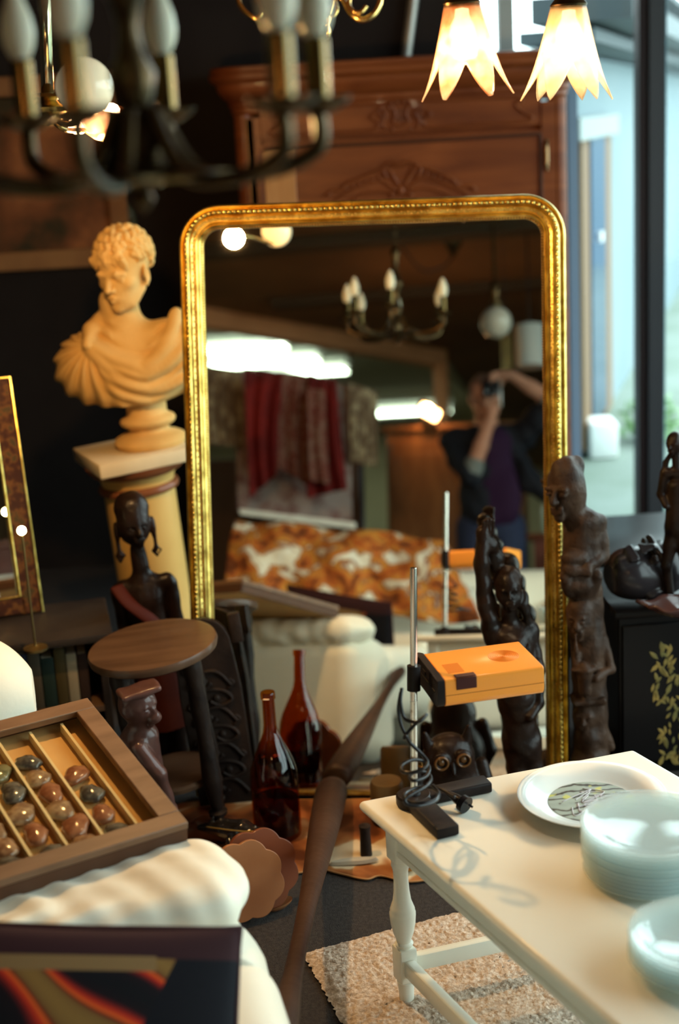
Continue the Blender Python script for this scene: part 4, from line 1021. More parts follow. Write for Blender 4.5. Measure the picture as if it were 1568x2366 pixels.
def cushion_mat():
    m = mat('swirl_print', (.02,.008,.012), .75); nt = m.node_tree; N = nt.nodes; L = nt.links; b = N['Principled BSDF']
    tc = N.new('ShaderNodeTexCoord'); mp = N.new('ShaderNodeMapping'); mp.inputs['Rotation'].default_value = (0, R(-20), 0); mp.inputs['Scale'].default_value = (1.1,1,1.1); w_ = N.new('ShaderNodeTexWave'); w_.inputs['Scale'].default_value = 2.4; w_.inputs['Distortion'].default_value = 14; w_.inputs['Detail'].default_value = 1.2; w_.inputs['Detail Scale'].default_value = .9; w_.bands_direction = 'Z'
    L.new(tc.outputs['Object'], mp.inputs[0]); L.new(mp.outputs[0], w_.inputs[0]); r = N.new('ShaderNodeValToRGB'); c = r.color_ramp
    c.elements[0].position = 0; c.elements[0].color = (.004,.004,.006,1); c.elements[1].position = 1; c.elements[1].color = (.20,.11,.03,1)
    for p, q in ((.28,(.008,.004,.006)), (.40,(.10,.008,.008)), (.58,(.42,.025,.010)), (.70,(.62,.10,.015)), (.78,(.12,.015,.008)), (.88,(.16,.085,.025))): e = c.elements.new(p); e.color = (*q, 1)
    L.new(w_.outputs['Fac'], r.inputs[0])
    sp = N.new('ShaderNodeSeparateXYZ'); L.new(tc.outputs['Object'], sp.inputs[0])
    # right part plain black, border maroon
    g1 = N.new('ShaderNodeMath'); g1.operation = 'GREATER_THAN'; a1 = N.new('ShaderNodeMath'); a1.operation = 'MULTIPLY_ADD'; a1.inputs[1].default_value = -.75
    L.new(sp.outputs['Z'], a1.inputs[0]); L.new(sp.outputs['X'], a1.inputs[2]); a1.inputs[1].default_value = -.50; L.new(a1.outputs[0], g1.inputs[0]); g1.inputs[1].default_value = .035
    m1 = N.new('ShaderNodeMix'); m1.data_type = 'RGBA'; m1.inputs[7].default_value = (.004,.004,.007,1); L.new(g1.outputs[0], m1.inputs[0]); L.new(r.outputs[0], m1.inputs[6])
    g2 = N.new('ShaderNodeMath'); g2.operation = 'GREATER_THAN'; L.new(sp.outputs['Z'], g2.inputs[0]); g2.inputs[1].default_value = .165
    m2 = N.new('ShaderNodeMix'); m2.data_type = 'RGBA'; m2.inputs[7].default_value = (.030,.010,.012,1); L.new(g2.outputs[0], m2.inputs[0]); L.new(m1.outputs[2], m2.inputs[6])
    g3 = N.new('ShaderNodeMath'); g3.operation = 'COMPARE'; L.new(sp.outputs['Z'], g3.inputs[0]); g3.inputs[1].default_value = .158; g3.inputs[2].default_value = .010
    g4 = N.new('ShaderNodeMath'); g4.operation = 'LESS_THAN'; L.new(sp.outputs['X'], g4.inputs[0]); g4.inputs[1].default_value = .09
    g5 = N.new('ShaderNodeMath'); g5.operation = 'MULTIPLY'; L.new(g3.outputs[0], g5.inputs[0]); L.new(g4.outputs[0], g5.inputs[1])
    m3 = N.new('ShaderNodeMix'); m3.data_type = 'RGBA'; m3.inputs[7].default_value = (.20,.12,.05,1); L.new(g5.outputs[0], m3.inputs[0]); L.new(m2.outputs[2], m3.inputs[6]); L.new(m3.outputs[2], b.inputs['Base Color'])
    return m
part('cover', cushion(.215, .042), cushion_mat(), cu, smooth=180)
part('piping', MB().tube([(x, 0, z) for x, z in [(-.21,-.21),(0,-.206),(.21,-.21),(.206,0),(.21,.21),(0,.206),(-.21,.21),(-.206,0)]], .004, 8, closed=True), mat('maroon_piping', (.035,.010,.012), .7), cu, smooth=180)
# ------------------------------------------------------------------ carved figures
M_ebo = mat('dark_carved_ebony', (.006,.003,.002), .36, var=(.017,.008,.005), scale=14, bump=.25, bscale=60, coat=.05)
M_tot = mat('weathered_brown_wood', (.020,.010,.006), .5, var=(.055,.029,.017), scale=16, bump=.35, bscale=70)
M_ebk = mat('polished_black_wood', (.020,.016,.018), .28, coat=.3)
def face(s, c, r, yaw=0, k=.004, sx=1.0):
    """small carved face on a head of radius r, looking along -y turned by yaw degrees"""
    a = R(yaw); rt = (math.cos(a), math.sin(a)); fw = (math.sin(a), -math.cos(a))
    def q(x, f, z): return (c[0]+(x*rt[0]*sx+f*fw[0])*r, c[1]+(x*rt[1]*sx+f*fw[1])*r, c[2]+z*r)
    s.cap(q(-.45,.78,.28), q(.45,.78,.28), .13*r, .13*r, k)
    for e in (-1, 1):
        s.ell(q(e*.36,.92,.10), (.22*r,.22*r,.13*r), k, sub=True); s.ell(q(e*.36,.76,.08), (.17*r,.17*r,.09*r), k*.5)
        s.cap(q(e*.2,.90,.08), q(e*.5,.80,.06), .02*r, .02*r, k*.3, sub=True)
    s.cap(q(0,.85,.25), q(0,1.12,-.18), .09*r, .16*r, k)
    s.ell(q(.13,1.0,-.2), .09*r, k); s.ell(q(-.13,1.0,-.2), .09*r, k)
    s.cap(q(-.24,.86,-.48), q(.24,.86,-.48), .10*r, .10*r, k); s.cap(q(-.2,.84,-.62), q(.2,.84,-.62), .10*r, .10*r, k)
    s.cap(q(-.24,.98,-.55), q(.24,.98,-.55), .03*r, .03*r, k*.4, sub=True)
    s.ell(q(0,.62,-.85), .22*r, k*2)
def sculpture(name, label, loc, s, m, rot=(0,0,0), extra=None):
    t = thing(name, label, 'statue', loc, rot); part('figure', s.mesh(), m, t, smooth=180)
    return t

# totem of stacked figures, right of the mirror
tz = onY(1330, 1058, 3.16).z; Ht = tz; tx = onz(1352, 1842, 0)
s = SDF((-.095,-.10,-.01), (.115,.10,Ht+.02), .0032); k_ = Ht/.86
s.box((.01,0,.02), (.06,.055,.022), .012)
s.cap((.0,.01,.03), (.02,.01,Ht*.60), .050, .044, .02)
# lowest: round belly jar figure
s.ell((-.005,-.012,.095), (.052,.05,.045), .01); s.ell((-.008,-.018,.16), (.030,.032,.05), .01); s.cap((.03,.0,.20),(.055,-.01,.13), .014, .012, .008)
face(s, (-.010,-.012,.215), .034, -20); s.ell((-.010,-.012,.215), (.034,.034,.042), .004); face(s, (-.010,-.012,.215), .036, -20)
s.box((.0,-.01,.262), (.045,.04,.008), .006, .004)
# middle: drummer holding a staff
s.cap((.015,.0,.27), (.020,.0,.40), .036, .042, .012); s.cap((.055,-.005,.40),(.066,-.02,.335), .016, .013, .006); s.cap((.066,-.02,.335),(.02,-.058,.325), .013, .011, .006)
s.cap((-.02,-.01,.40),(-.028,-.045,.36), .014, .012, .006); s.ell((-.012,-.050,.352), (.034,.022,.010), .003); s.cap((-.012,-.05,.30),(-.012,-.05,.35), .018, .022, .004)
s.cap((-.030,-.056,.33),(-.028,-.058,.44), .0035, .0035, .002)
s.ell((-.002,-.014,.470), (.040,.042,.058), .006); face(s, (-.004,-.016,.465), .043, -25)
s.cap((.02,.01,.45), (.03,.01,.52), .034, .028, .01)
# crouching figure above
s.ell((.0,-.01,.555), (.046,.044,.036), .01); s.cap((.03,-.02,.53),(.045,-.035,.575), .016, .015, .006); s.cap((-.03,-.03,.54),(-.042,-.04,.585), .014, .013, .006); s.cap((-.035,-.045,.60),(.02,-.05,.59), .012, .014, .006)
s.cap((.01,.005,.58), (.022,.012,.68), .048, .050, .012); s.ell((-.01,-.035,.625), (.036,.02,.02), .006)
s.cap((.068,.005,.695),(.074,-.0,.615), .020, .016, .008); s.cap((.074,0,.615),(.02,-.045,.60), .015, .012, .006); s.ell((.025,.0,.70), (.052,.042,.034), .014)
# big top head turned to the left
s.ell((-.012,.0,.795*1.0), (.050,.056,.062), .008); s.cap((.0,.0,.73), (-.008,.0,.77), .036, .04, .01); s.ell((-.012,-.004,.760), (.042,.046,.038), .01)
face(s, (-.014,-.004,.778), .060, -42); s.cap((-.03,-.01,.842), (.02,.02,.835), .020, .024, .012)
s.d[:, :, :] = s.d; s.noise(.0022, 95, 3)
t = sculpture('totem_statue', 'tall totem of stacked carved wooden figures at the right edge of the mirror', (tx.x+.022, tx.y+.0, 0), s, M_tot, (R(-3), R(-3.0), R(0))); t.scale = (.90, .95, Ht/.88)

# man with raised arms, in front of the mirror glass
s = SDF((-.09,-.08,-.01), (.08,.08,.80), .0032)
s.box((0,0,.015), (.055,.05,.018), .01)
s.cap((-.02,0,.03), (-.022,-.004,.20), .026, .030, .01); s.cap((.025,0,.03), (.022,-.004,.20), .026, .030, .01)
s.cap((0,0,.18), (0,0,.30), .044, .050, .02); s.cap((0,0,.30), (0,-.004,.44), .052, .056, .02)
s.cap((-.045,0,.475), (.050,0,.475), .028, .026, .02)
s.cap((.0,0,.49), (.0,-.006,.55), .024, .024, .012)
s.ell((.0,-.012,.585), (.036,.040,.052), .006); face(s, (0,-.016,.578), .039, -8); s.ell((.004,.004,.610), (.040,.040,.034), .004)
s.cap((.036,-.02,.545),(.046,-.012,.50), .015, .012, .006); s.ell((.042,-.008,.555), (.012,.018,.026), .006)
s.path([(-.050,0,.47), (-.066,-.008,.56), (-.064,-.01,.66), (-.052,-.006,.735)], [.026,.021,.020,.017], .01)
s.path([(-.020,.02,.60), (-.022,.02,.665), (-.034,.0,.70), (-.048,-.008,.735)], [.020,.024,.018,.013], .008)
for q in range(4): s.cap((-.054+.009*q,-.014,.728), (-.050+.009*q,-.018,.768-.004*abs(q-1.5)), .0062, .005, .002)
s.path([(-.050,-.050,.345), (-.01,-.062,.39), (.035,-.052,.455)], .0042, .003)
s.path([(.055,.0,.46), (.064,-.01,.38), (.052,-.03,.30), (.02,-.052,.27)], [.020,.016,.014,.012], .008)
s.noise(.0016, 110, 4)
rp = onz(1212, 1835, 0)
t = sculpture('raised_arms_statue', 'dark carved figure raising its hands overhead in front of the mirror glass', (.416, 3.13, 0), s, M_ebo, (R(-8.0), R(-2.4), R(4))); t.scale = (.88, .95, .965)

# slim tall figure with earrings behind the stool
s = SDF((-.10,-.07,-.01), (.09,.07,.76), .0032)
s.box((0,0,.012), (.05,.045,.014), .008)
s.cap((-.02,0,.02), (-.024,0,.25), .020, .030, .008); s.cap((.02,0,.02), (.022,0,.25), .020, .030, .008)
s.cap((0,0,.25), (0,0,.34), .042, .040, .02); s.cap((0,0,.34), (0,0,.45), .040, .046, .02)
s.cap((-.048,0,.475), (.050,0,.478), .022, .022, .02); s.cap((0,.0,.47), (0,-.004,.57), .024, .018, .02)
s.cap((-.058,0,.47), (-.060,.0,.36), .020, .015, .008); s.cap((.060,0,.47), (.064,0,.36), .020, .015, .008); s.cap((-.060,0,.36),(-.045,-.03,.26), .015,.010,.006); s.cap((.064,0,.36),(.045,-.03,.26), .015,.010,.006)
s.ell((0,-.006,.635), (.038,.044,.058), .006); s.ell((0,.008,.668), (.040,.046,.040), .006); face(s, (.002,-.008,.622), .042, 12)
for q in (-1, 1):
    s.ell((q*.042,.004,.615), (.007,.014,.026), .003); s.cap((q*.043,.0,.595), (q*.043,-.002,.560), .0045, .0045, .002)
    s.path([(q*.043,0,.572), (q*.043+.010,0,.558), (q*.043,0,.545), (q*.043-.008,0,.558), (q*.043,0,.572)], .0035, .002)
s.noise(.0010, 120, 6)
mt = onz(330, 1800, 0)
tm = sculpture('earring_statue', 'dark slender carved figure with long ears and red sash behind the round stool', (-.488, 3.53, 0), s, M_ebo, (R(0), R(-3.5), R(8))); tm.scale = (1.12, 1.0, 1.09)
sash = MB()
sp_ = spl([(-.060,-.020,.490), (-.040,-.044,.455), (.0,-.052,.41), (.035,-.050,.355), (.052,-.03,.30)], 6)
sash.tube(sp_, .019, 10, flat=.35)
part('sash', sash, mat('dark_red_cloth', (.050,.007,.003), .7), tm, smooth=180)
sk = MB(); sk.lathe([(.050,.36),(.055,.30),(.060,.22),(.066,.12)], 28, fn=lambda a, z: 1+.03*math.sin(a*7)); sk.lathe([(.0645,.12),(.058,.22),(.053,.30),(.048,.36)], 28)
part('wrap_skirt', sk, mat('red_wrap', (.055,.009,.004), .7, var=(.03,.005,.003), scale=8), tm, smooth=60)

# crouching monkey-like figure between case and stool
s = SDF((-.07,-.08,-.01), (.08,.08,.50), .003)
s.box((0,0,.012), (.05,.045,.014), .01); s.cap((0,.01,.02), (0,.012,.20), .045, .040, .02); s.cap((-.005,.012,.20), (.0,.004,.34), .040, .042, .02)
s.cap((.01,-.03,.05), (.040,-.02,.17), .018, .020, .008); s.cap((-.02,-.04,.05), (.0,-.05,.17), .018, .020, .008)
s.path([(.0,-.035,.335), (.035,-.04,.27), (.045,-.03,.19)], [.020,.017,.014], .008); s.path([(-.03,.0,.34), (-.02,-.045,.27), (.01,-.05,.20)], [.020,.016,.014], .008)
s.cap((.0,.0,.35), (.008,-.004,.40), .026, .026, .01)
s.ell((.008,-.006,.425), (.042,.038,.046), .008); face(s, (.012,-.008,.415), .038, 62, sx=1.0); s.ell((.042,-.020,.398), (.018,.018,.014), .008)
s.ell((-.012,-.036,.425), (.012,.006,.016), .003)
s.box((.018,-.01,.462), (.046,.034,.008), .007, .004, rot=(0,-4,20))
s.noise(.0012, 110, 9)
sculpture('crouching_statue', 'purplish brown carved crouching figure with a flat cap, between specimen case and stool', (-.452, 2.955, 0), s, mat('purple_brown_wood', (.10,.048,.040), .33, var=(.055,.022,.016), scale=9, coat=.3), (0, R(-4), 0))

# squat owl with ringed eyes, behind the lamp
s = SDF((-.11,-.09,-.01), (.11,.09,.30), .0035)
s.ell((0,0,.10), (.080,.060,.10), 0); s.ell((0,-.004,.20), (.062,.052,.060), .02); s.box((0,0,.012), (.07,.055,.014), .01)
for q in (-1, 1):
    s.ell((q*.026,-.050,.215), (.022,.012,.022), .003); s.ell((q*.026,-.062,.215), (.011,.010,.011), .002, sub=True); s.cap((q*.045,-.01,.24), (q*.052,-.015,.275), .014, .006, .006)
    s.path([(q*.078,0,.17), (q*.088,-.02,.10), (q*.066,-.03,.05)], [.016,.018,.010], .008)
s.cap((0,-.052,.205), (0,-.066,.185), .009, .005, .004)
for r_ in range(4):
    for c_ in range(5): s.ell((-.04+.02*c_+.01*(r_%2),-.058+.004*abs(c_-2),.05+.028*r_), (.010,.008,.016), .002)
ow = sculpture('owl_statue', 'squat dark carved owl with round ringed eyes behind the lamp', (.232, 3.07, 0), s, M_ebo, (0,R(-3),R(6)))
ey = MB()
for q in (-1, 1): ey.tube([(q*.026+.015*math.cos(a), -.0625, .215+.015*math.sin(a)) for a in [2*PI*j/20 for j in range(20)]], .003, 8, closed=True); ey.sphere((q*.026,-.057,.215), (.009,.006,.009), 12)
part('eye_ring', ey, mat('amber_eye', (.10,.042,.012), .25, coat=.5), ow, smooth=180)
# small items by the owl
lg = MB().lathe([(.0,.0),(.036,.0),(.040,.006),(.040,.10),(.036,.108),(.0,.104)], 28)
o = part('round_box', lg, mat('olive_brown_lacquer', (.13,.085,.035), .45, var=(.09,.05,.02), scale=8), smooth=40); o.location = (.075, 3.13, .010)
tag(o, 'round olive brown lidded box left of the carved owl', 'box')
vs = MB().lathe([(.0,0),(.018,0),(.03,.008),(.034,.022),(.028,.036),(.012,.042),(.010,.05),(.014,.054),(.0,.054)], 24)
o = part('brass_pot', vs, mat('polished_brass_brown', (.36,.20,.06), .22, metal=.9), smooth=50); o.location = (.098, 3.02, .010)
tag(o, 'small round brass pot in front of the olive box, farther from the viewer', 'pot', 'brass pots behind the table')
o = dup(o, (.105, 2.90, .010), label='lower small brass pot just behind the corner of the coffee table'); o.rotation_euler = (0,0,1)
ro = SDF((-.06,-.05,-.01), (.06,.05,.09), .003).ell((0,0,.035), (.046,.036,.034), 0).ell((.01,0,.055), (.03,.026,.024), .01).noise(.004, 90, 2)
o = part('burl_carving', ro.mesh(), M_tot, smooth=180); o.location = (.455, 3.02, .0); o.scale = (1,1,1.3); tag(o, 'rough rounded wooden burl in front of the mirror corner', 'carving')
o = part('clay_tile', MB().rbox((0,0,.055), (.020,.012,.11), .003), mat('terracotta', (.42,.17,.08), .8), smooth=40); o.location = (.497, 3.08, .0); tag(o, 'upright strip of terracotta beside the wooden burl', 'tile')
o = part('wooden_peg', MB().lathe([(.0,0),(.014,0),(.012,.06),(.014,.075),(.0,.078)], 16), M_stld, smooth=40); o.location = onz(846, 1975, .0095); tag(o, 'short dark wooden peg on the cowhide behind the table leg', 'peg')
lf_ = MB(); lp_ = spl([(-.055,0,0),(-.02,.012,.002),(.03,.013,.003),(.06,.004,.004),(.03,-.008,.003),(-.02,-.007,.002)], 6, closed=True); n = len(lp_)
lf_.v = [tuple(p) for p in lp_] + [(p.x*.9, p.y*.8, p.z+.008) for p in lp_]; lf_.f = [(j, (j+1) % n, n+(j+1) % n, n+j) for j in range(n)] + [tuple(range(n, 2*n)), tuple(reversed(range(n)))]
o = part('leaf_dish', lf_, mat('grey_bone', (.42,.36,.27), .4), smooth=40); o.location = onz(815, 1996, .011); tag(o, 'pale grey leaf shaped dish lying on the cowhide by the table leg', 'dish')

# scalloped wooden trays leaning behind the chair arm, lacquered fish on them
def scallop(r, n, amp, z0, z1):
    pts = [(r*(1-amp+amp*abs(math.sin(n*a/2)))*math.cos(a), r*(1-amp+amp*abs(math.sin(n*a/2)))*math.sin(a)) for a in [2*PI*j/96 for j in range(96)]]
    return MB().prism(pts, z0, z1)
M_tray = mat('tan_tray_wood', (.36,.155,.065), .45, var=(.27,.105,.042), scale=6, coat=.2)
M_tray2 = mat('red_brown_tray', (.17,.05,.022), .4, coat=.2)
for i, (mm, off, lab, r_, yy) in enumerate(((M_tray, .0, 'tan scalloped wooden tray leaning beside the chair arm, nearest the viewer', .088, -.012), (M_tray2, .026, 'red brown scalloped wooden tray just behind the tan one', .092, .016))):
    t = thing('scalloped_tray', lab, 'tray', (-.248+off, 2.760+yy*1.5, .092), (R(72), 0, R(22)), 'scalloped trays by the chair')
    part('plate', scallop(r_, 8, .10, -.004, .004), mm, t, bevel=.0015); part('rim', scallop(r_*1.0, 8, .10, .004, .009), mm, t, bevel=.0015)
o = part('wooden_spoon_bowl', MB().lathe([(.0,0),(.02,.002),(.034,.012),(.036,.016),(.02,.008),(.0,.006)], 28, sy=.55), M_tray, smooth=50); o.location = onz(642, 2100, .0); o.rotation_euler = (0,R(-6),R(20)); tag(o, 'small oval wooden bowl on the floor at the foot of the trays', 'bowl')
s = SDF((-.13,-.06,-.02), (.14,.06,.07), .0028)
s.path([(-.11,.0,.014),(-.05,.004,.024),(.0,.0,.028),(.05,-.004,.022),(.088,-.008,.016),(.125,-.012,.010)], [.008,.022,.027,.020,.013,.004], .006)
s.path([(.03,-.02,.035),(.055,-.012,.045),(.072,-.006,.036)], [.008,.010,.005], .004); s.ell((.058,-.012,.044), (.009,.009,.009), .002)
for k in range(7): s.cap((-.08+.018*k,0,.036+.004*math.sin(k)), (-.075+.018*k,0,.048), .006, .003, .003)
s.cap((-.02,-.03,.014), (.0,-.048,.004), .010, .006, .005); s.cap((.04,-.03,.012), (.055,-.046,.004), .009, .005, .005)
cx_ = thing('lacquered_lizard', 'glossy black carved lizard with gold lines in front of the amber bottle', 'carving', onz(560, 1945, .040), (0, R(4), R(-22)))
part('body', s.mesh(), mat('black_lacquer', (.012,.010,.009), .10, coat=1.0), cx_, smooth=180)
part('gold_line', MB().tube(spl([(-.08,-.026,.036),(-.03,-.030,.042),(.02,-.028,.046),(.05,-.02,.050)], 6), .0014, 6).tube(spl([(.03,-.024,.016),(.07,-.022,.014),(.12,-.016,.010)], 6), .0014, 6), mat('gold_paint', (.55,.38,.10), .3, metal=.8), cx_, smooth=180)
s = SDF((-.12,-.06,-.01), (.12,.06,.08), .0035); s.path([(-.10,0,.02),(-.04,.01,.03),(.02,0,.028),(.09,-.01,.018)], [.018,.028,.026,.014], .01); s.ell((.0,.02,.045), (.05,.02,.02), .01); s.cap((-.06,.0,.05),(.03,.01,.055), .007, .006, .004); s.noise(.004, 70, 5)
o = part('root_carving', s.mesh(), mat('red_brown_root', (.17,.055,.022), .4, var=(.06,.022,.01), scale=14, coat=.3), smooth=180); o.location = onz(515, 1945, .006); o.rotation_euler = (0,0,R(-10)); tag(o, 'red brown twisted root carving behind the black lizard', 'carving')

# ------------------------------------------------------------------ black lacquer cabinet, right edge, and what stands on it
cbx = onY(1405, 1420, 3.34)
bc = thing('lacquer_cabinet', 'black lacquer cabinet with faded gold painted plants at the right edge', 'cabinet', (.90, 3.50, 0), (0,0,R(4)))
M_lac = mat('black_lacquer_panel', (.005,.004,.004), .4, coat=.05)
part('body', MB().box((0,0,.225), (.48,.34,.41)), M_lac, bc, bevel=.004)
part('top', MB().rbox((0,0,.440), (.50,.36,.020), .004), M_lac, bc)
part('plinth', MB().rbox((0,0,.012), (.47,.33,.024), .003), M_lac, bc)
part('door', MB().box((-.118,-.174,.225), (.225,.010,.37)), M_lac, bc, bevel=.002)
part('door', MB().box((.118,-.174,.225), (.225,.010,.37)), M_lac, bc, bevel=.002)
gp = MB(); rg = random.Random(21)
for k in range(90):      # painted plant motif: flat leaves in low relief
    z = rg.uniform(.03,.37); wdt = .048*(1-abs(z-.15)/.30)**.5 if abs(z-.15) < .29 else .008; x = -.112+rg.uniform(-wdt,wdt)+.02*math.sin(z*14); a = rg.uniform(-.9,.9); s_ = rg.uniform(.008,.018)
    m = Matrix.Translation((x, -.1795, z)) @ Matrix.Rotation(a, 4, 'Y')
    gp.add([(0,0,-s_),(s_*.35,0,-s_*.2),(s_*.28,0,s_*.4),(0,0,s_),(-s_*.28,0,s_*.4),(-s_*.35,0,-s_*.2)] + [(0,-.0006,-s_*.9),(s_*.3,-.0006,-s_*.2),(s_*.24,-.0006,s_*.4),(0,-.0006,s_*.9),(-s_*.24,-.0006,s_*.4),(-s_*.3,-.0006,-s_*.2)], [(6,7,8,9,10,11)]+[(i,(i+1)%6,6+(i+1)%6,6+i) for i in range(6)], m)
part('painted_plants', gp, mat('faded_gold_paint', (.30,.19,.05), .5, var=(.14,.12,.04), scale=30), bc, smooth=0)
TZ = .451
# reclining mask
s = SDF((-.13,-.085,-.10), (.13,.085,.14), .0034)
s.ell((0,.02,0), (.075,.07,.105), 0); s.ell((0,-.01,-.045), (.055,.05,.055), .03); s.ell((0,.09,0), (.1,.07,.12), .01, sub=True); face(s, (0,.0,-.005), .082, 0, k=.008)
for q in (-1, 1): s.ell((q*.076,.02,.0), (.010,.02,.03), .005)
s.ell((0,.015,.06), (.07,.06,.05), .02); s.cap((0,-.05,.10),(0,-.055,.045), .012,.006,.008)
mk = thing('reclining_mask', 'dark polished carved face lying on its back on the black cabinet', 'mask', (.755, 3.43, TZ+.062))
mk.matrix_world = Matrix.Translation((.772, 3.40, TZ+.066)) @ Matrix((Vector((.25,-.93,.28)).normalized(), Vector((-.20,.22,-.95)).normalized(), Vector((1,0,0)))).transposed().to_4x4()
_X = Vector((.93,.25,.10)).normalized(); _Y = Vector((.05,.55,-.83)); _Y = (_Y-_X*_Y.dot(_X)).normalized(); _Z = _X.cross(_Y)   # _X: chin to brow, face looks along -_Y
mk.matrix_world = Matrix.Translation((.758, 3.40, TZ+.078)) @ Matrix((_Y.cross(_X), _Y, _X)).transposed().to_4x4()
part('face', s.mesh(), M_ebk, mk, smooth=180)
# slim standing figure
s = SDF((-.07,-.05,-.01), (.07,.05,.46), .0026)
s.ell((0,0,.008), (.05,.036,.010), 0)
s.cap((-.014,0,.01), (-.022,-.006,.10), .010, .011, .004); s.cap((.016,0,.01), (.020,0,.10), .010, .011, .004)
s.path([(-.022,-.006,.10), (-.014,0,.15), (-.006,0,.20)], [.012,.016,.018], .006); s.path([(.020,0,.10), (.014,0,.15), (.006,0,.20)], [.012,.016,.018], .006)
s.cap((0,0,.20), (.0,0,.30), .026, .022, .01); s.cap((-.022,0,.335), (.022,0,.335), .013, .013, .01)
s.path([(-.026,0,.335), (-.034,0,.28), (-.022,-.016,.255)], [.011,.010,.008], .004); s.path([(.026,0,.335), (.034,0,.28), (.022,-.016,.255)], [.011,.010,.008], .004)
s.cap((0,0,.33), (-.004,-.004,.385), .010, .009, .006); s.ell((-.006,-.006,.410), (.018,.022,.028), .003); face(s, (-.006,-.008,.405), .021, -30, k=.003)
s.path([(-.03,0,.30),(-.024,0,.36),(-.014,-.01,.385)], [.007,.006,.005], .003)
sculpture('slim_statue', 'thin dark standing figure on the black cabinet at the right edge', (.822, 3.335, TZ+.002), s, M_ebo, (0, R(0), R(-15))).scale = (1.12,1.1,1.0)
# leaf shaped carved bowl
lb_ = MB()
def leafp(a, t):
    r_ = .085*(1+.10*math.sin(5*a)+.05*math.sin(9*a+1)); x = r_*1.25*math.cos(a)*t; y = r_*.62*math.sin(a)*t
    return (x, y, .034*t**2.2 + .004*math.sin(a*7)*t)
lb_.grid(lambda u, v: Vector(leafp(2*PI*u, .02+.98*v)), 72, 12, closeu=True)
o = part('leaf_bowl', lb_, mat('dark_red_brown_lacquer', (.055,.022,.018), .25, coat=.5), smooth=180, solid=.007); o.location = (.822, 3.245, TZ+.004); tag(o, 'dark carved leaf shaped bowl at the front of the black cabinet', 'bowl')
bk_ = MB()
for k in range(6): bk_.tube(spl([(-.045+.010*k,-.01,.006), (-.02+.010*k,-.02,.022), (.01+.010*k,-.012,.024), (.05+.010*k,.0,.010)], 6), .0065, 8)
o = part('braided_band', bk_, mat('tan_braid', (.30,.16,.09), .7, var=(.2,.1,.05), scale=40), smooth=180); o.location = (.855, 3.190, TZ-.024); o.rotation_euler = (R(20),R(30),R(-20)); tag(o, 'tan braided band hanging over the cabinet edge at far right', 'band')

sb = thing('added_sideboard', 'added low dark sideboard hiding the bright floor behind the totem beside the window', 'sideboard', (1.02, 4.35, 0), (0,0,R(2)))  # added dark block, covers the bright floor to keep this corner black
part('body', MB().box((0,0,.16), (.86,.40,.30)), M_lac, sb, bevel=.004)
part('top', MB().rbox((0,0,.322), (.90,.44,.025), .004), M_lac, sb)
for x in (-.22, .22): part('door', MB().box((x,-.205,.16), (.40,.012,.26)), M_lac, sb, bevel=.003)
# ------------------------------------------------------------------ lit glass tulip shades, upper right
M_brs = mat('old_brass', (.50,.36,.12), .25, metal=1.0, var=(.24,.15,.05), scale=18)
M_dbr = mat('dark_bronze', (.10,.065,.028), .35, metal=.9, var=(.05,.03,.015), scale=20)
def tulip_mat(name, tint, tint2, es):
    m = bpy.data.materials.new(name); m.use_nodes = True; nt = m.node_tree; N = nt.nodes; L = nt.links; N.remove(N['Principled BSDF'])
    tc = N.new('ShaderNodeTexCoord'); n = N.new('ShaderNodeTexNoise'); n.inputs['Scale'].default_value = 16; n.inputs['Detail'].default_value = 3; L.new(tc.outputs['Object'], n.inputs[0])
    r = N.new('ShaderNodeValToRGB'); r.color_ramp.elements[0].position = .45; r.color_ramp.elements[0].color = (*tint, 1); r.color_ramp.elements[1].position = .62; r.color_ramp.elements[1].color = (*tint2, 1); L.new(n.outputs['Fac'], r.inputs[0])
    tl = N.new('ShaderNodeBsdfTranslucent'); tr = N.new('ShaderNodeBsdfTransparent'); gl = N.new('ShaderNodeBsdfGlossy'); gl.inputs['Roughness'].default_value = .15; df = N.new('ShaderNodeBsdfDiffuse')
    L.new(r.outputs[0], tl.inputs[0]); L.new(r.outputs[0], df.inputs[0]); tr.inputs[0].default_value = (1,.93,.85,1)
    a = N.new('ShaderNodeMixShader'); a.inputs[0].default_value = .3; L.new(tl.outputs[0], a.inputs[1]); L.new(df.outputs[0], a.inputs[2])
    b = N.new('ShaderNodeMixShader'); b.inputs[0].default_value = .68; L.new(tr.outputs[0], b.inputs[1]); L.new(a.outputs[0], b.inputs[2])
    c = N.new('ShaderNodeMixShader'); c.inputs[0].default_value = .08; L.new(b.outputs[0], c.inputs[1]); L.new(gl.outputs[0], c.inputs[2]); L.new(c.outputs[0], N['Material Output'].inputs[0])
    return m
M_tul1 = tulip_mat('frosted_amber_glass', (.46,.34,.22), (.40,.15,.055), 0); M_tul2 = tulip_mat('frosted_cream_glass', (.52,.44,.30), (.46,.32,.16), 0)
def tulip_shade(n=6, H=.17, r0=.030, r1=.082, tip=.066, seg=96, rot=0.0):
    mb = MB(); nv = 22
    def fn(u, v):
        a = 2*PI*u; pet = (1-abs(math.sin(n*a/2+rot)))**.55        # 1 at a petal tip, 0 between petals
        low = -H + tip*(1-pet); z = v*low
        t = v*(low/-H)*1.0; tt = min(1, -z/H)
        r = r0 + (r1-r0)*(.55*tt + .45*tt**3) + .004*math.sin(PI*tt)
        r *= 1 + .045*tt*math.cos(n*a+2*rot)
        return Vector((r*math.cos(a), r*math.sin(a), z))
    return mb.grid(fn, seg, nv, closeu=True)
lamp_c = thing('tulip_chandelier', 'brass hanging lamp with two lit frosted glass tulip shades, upper right', 'lamp', at(1190, -300, 2.62))
LC = lamp_c.location.copy()
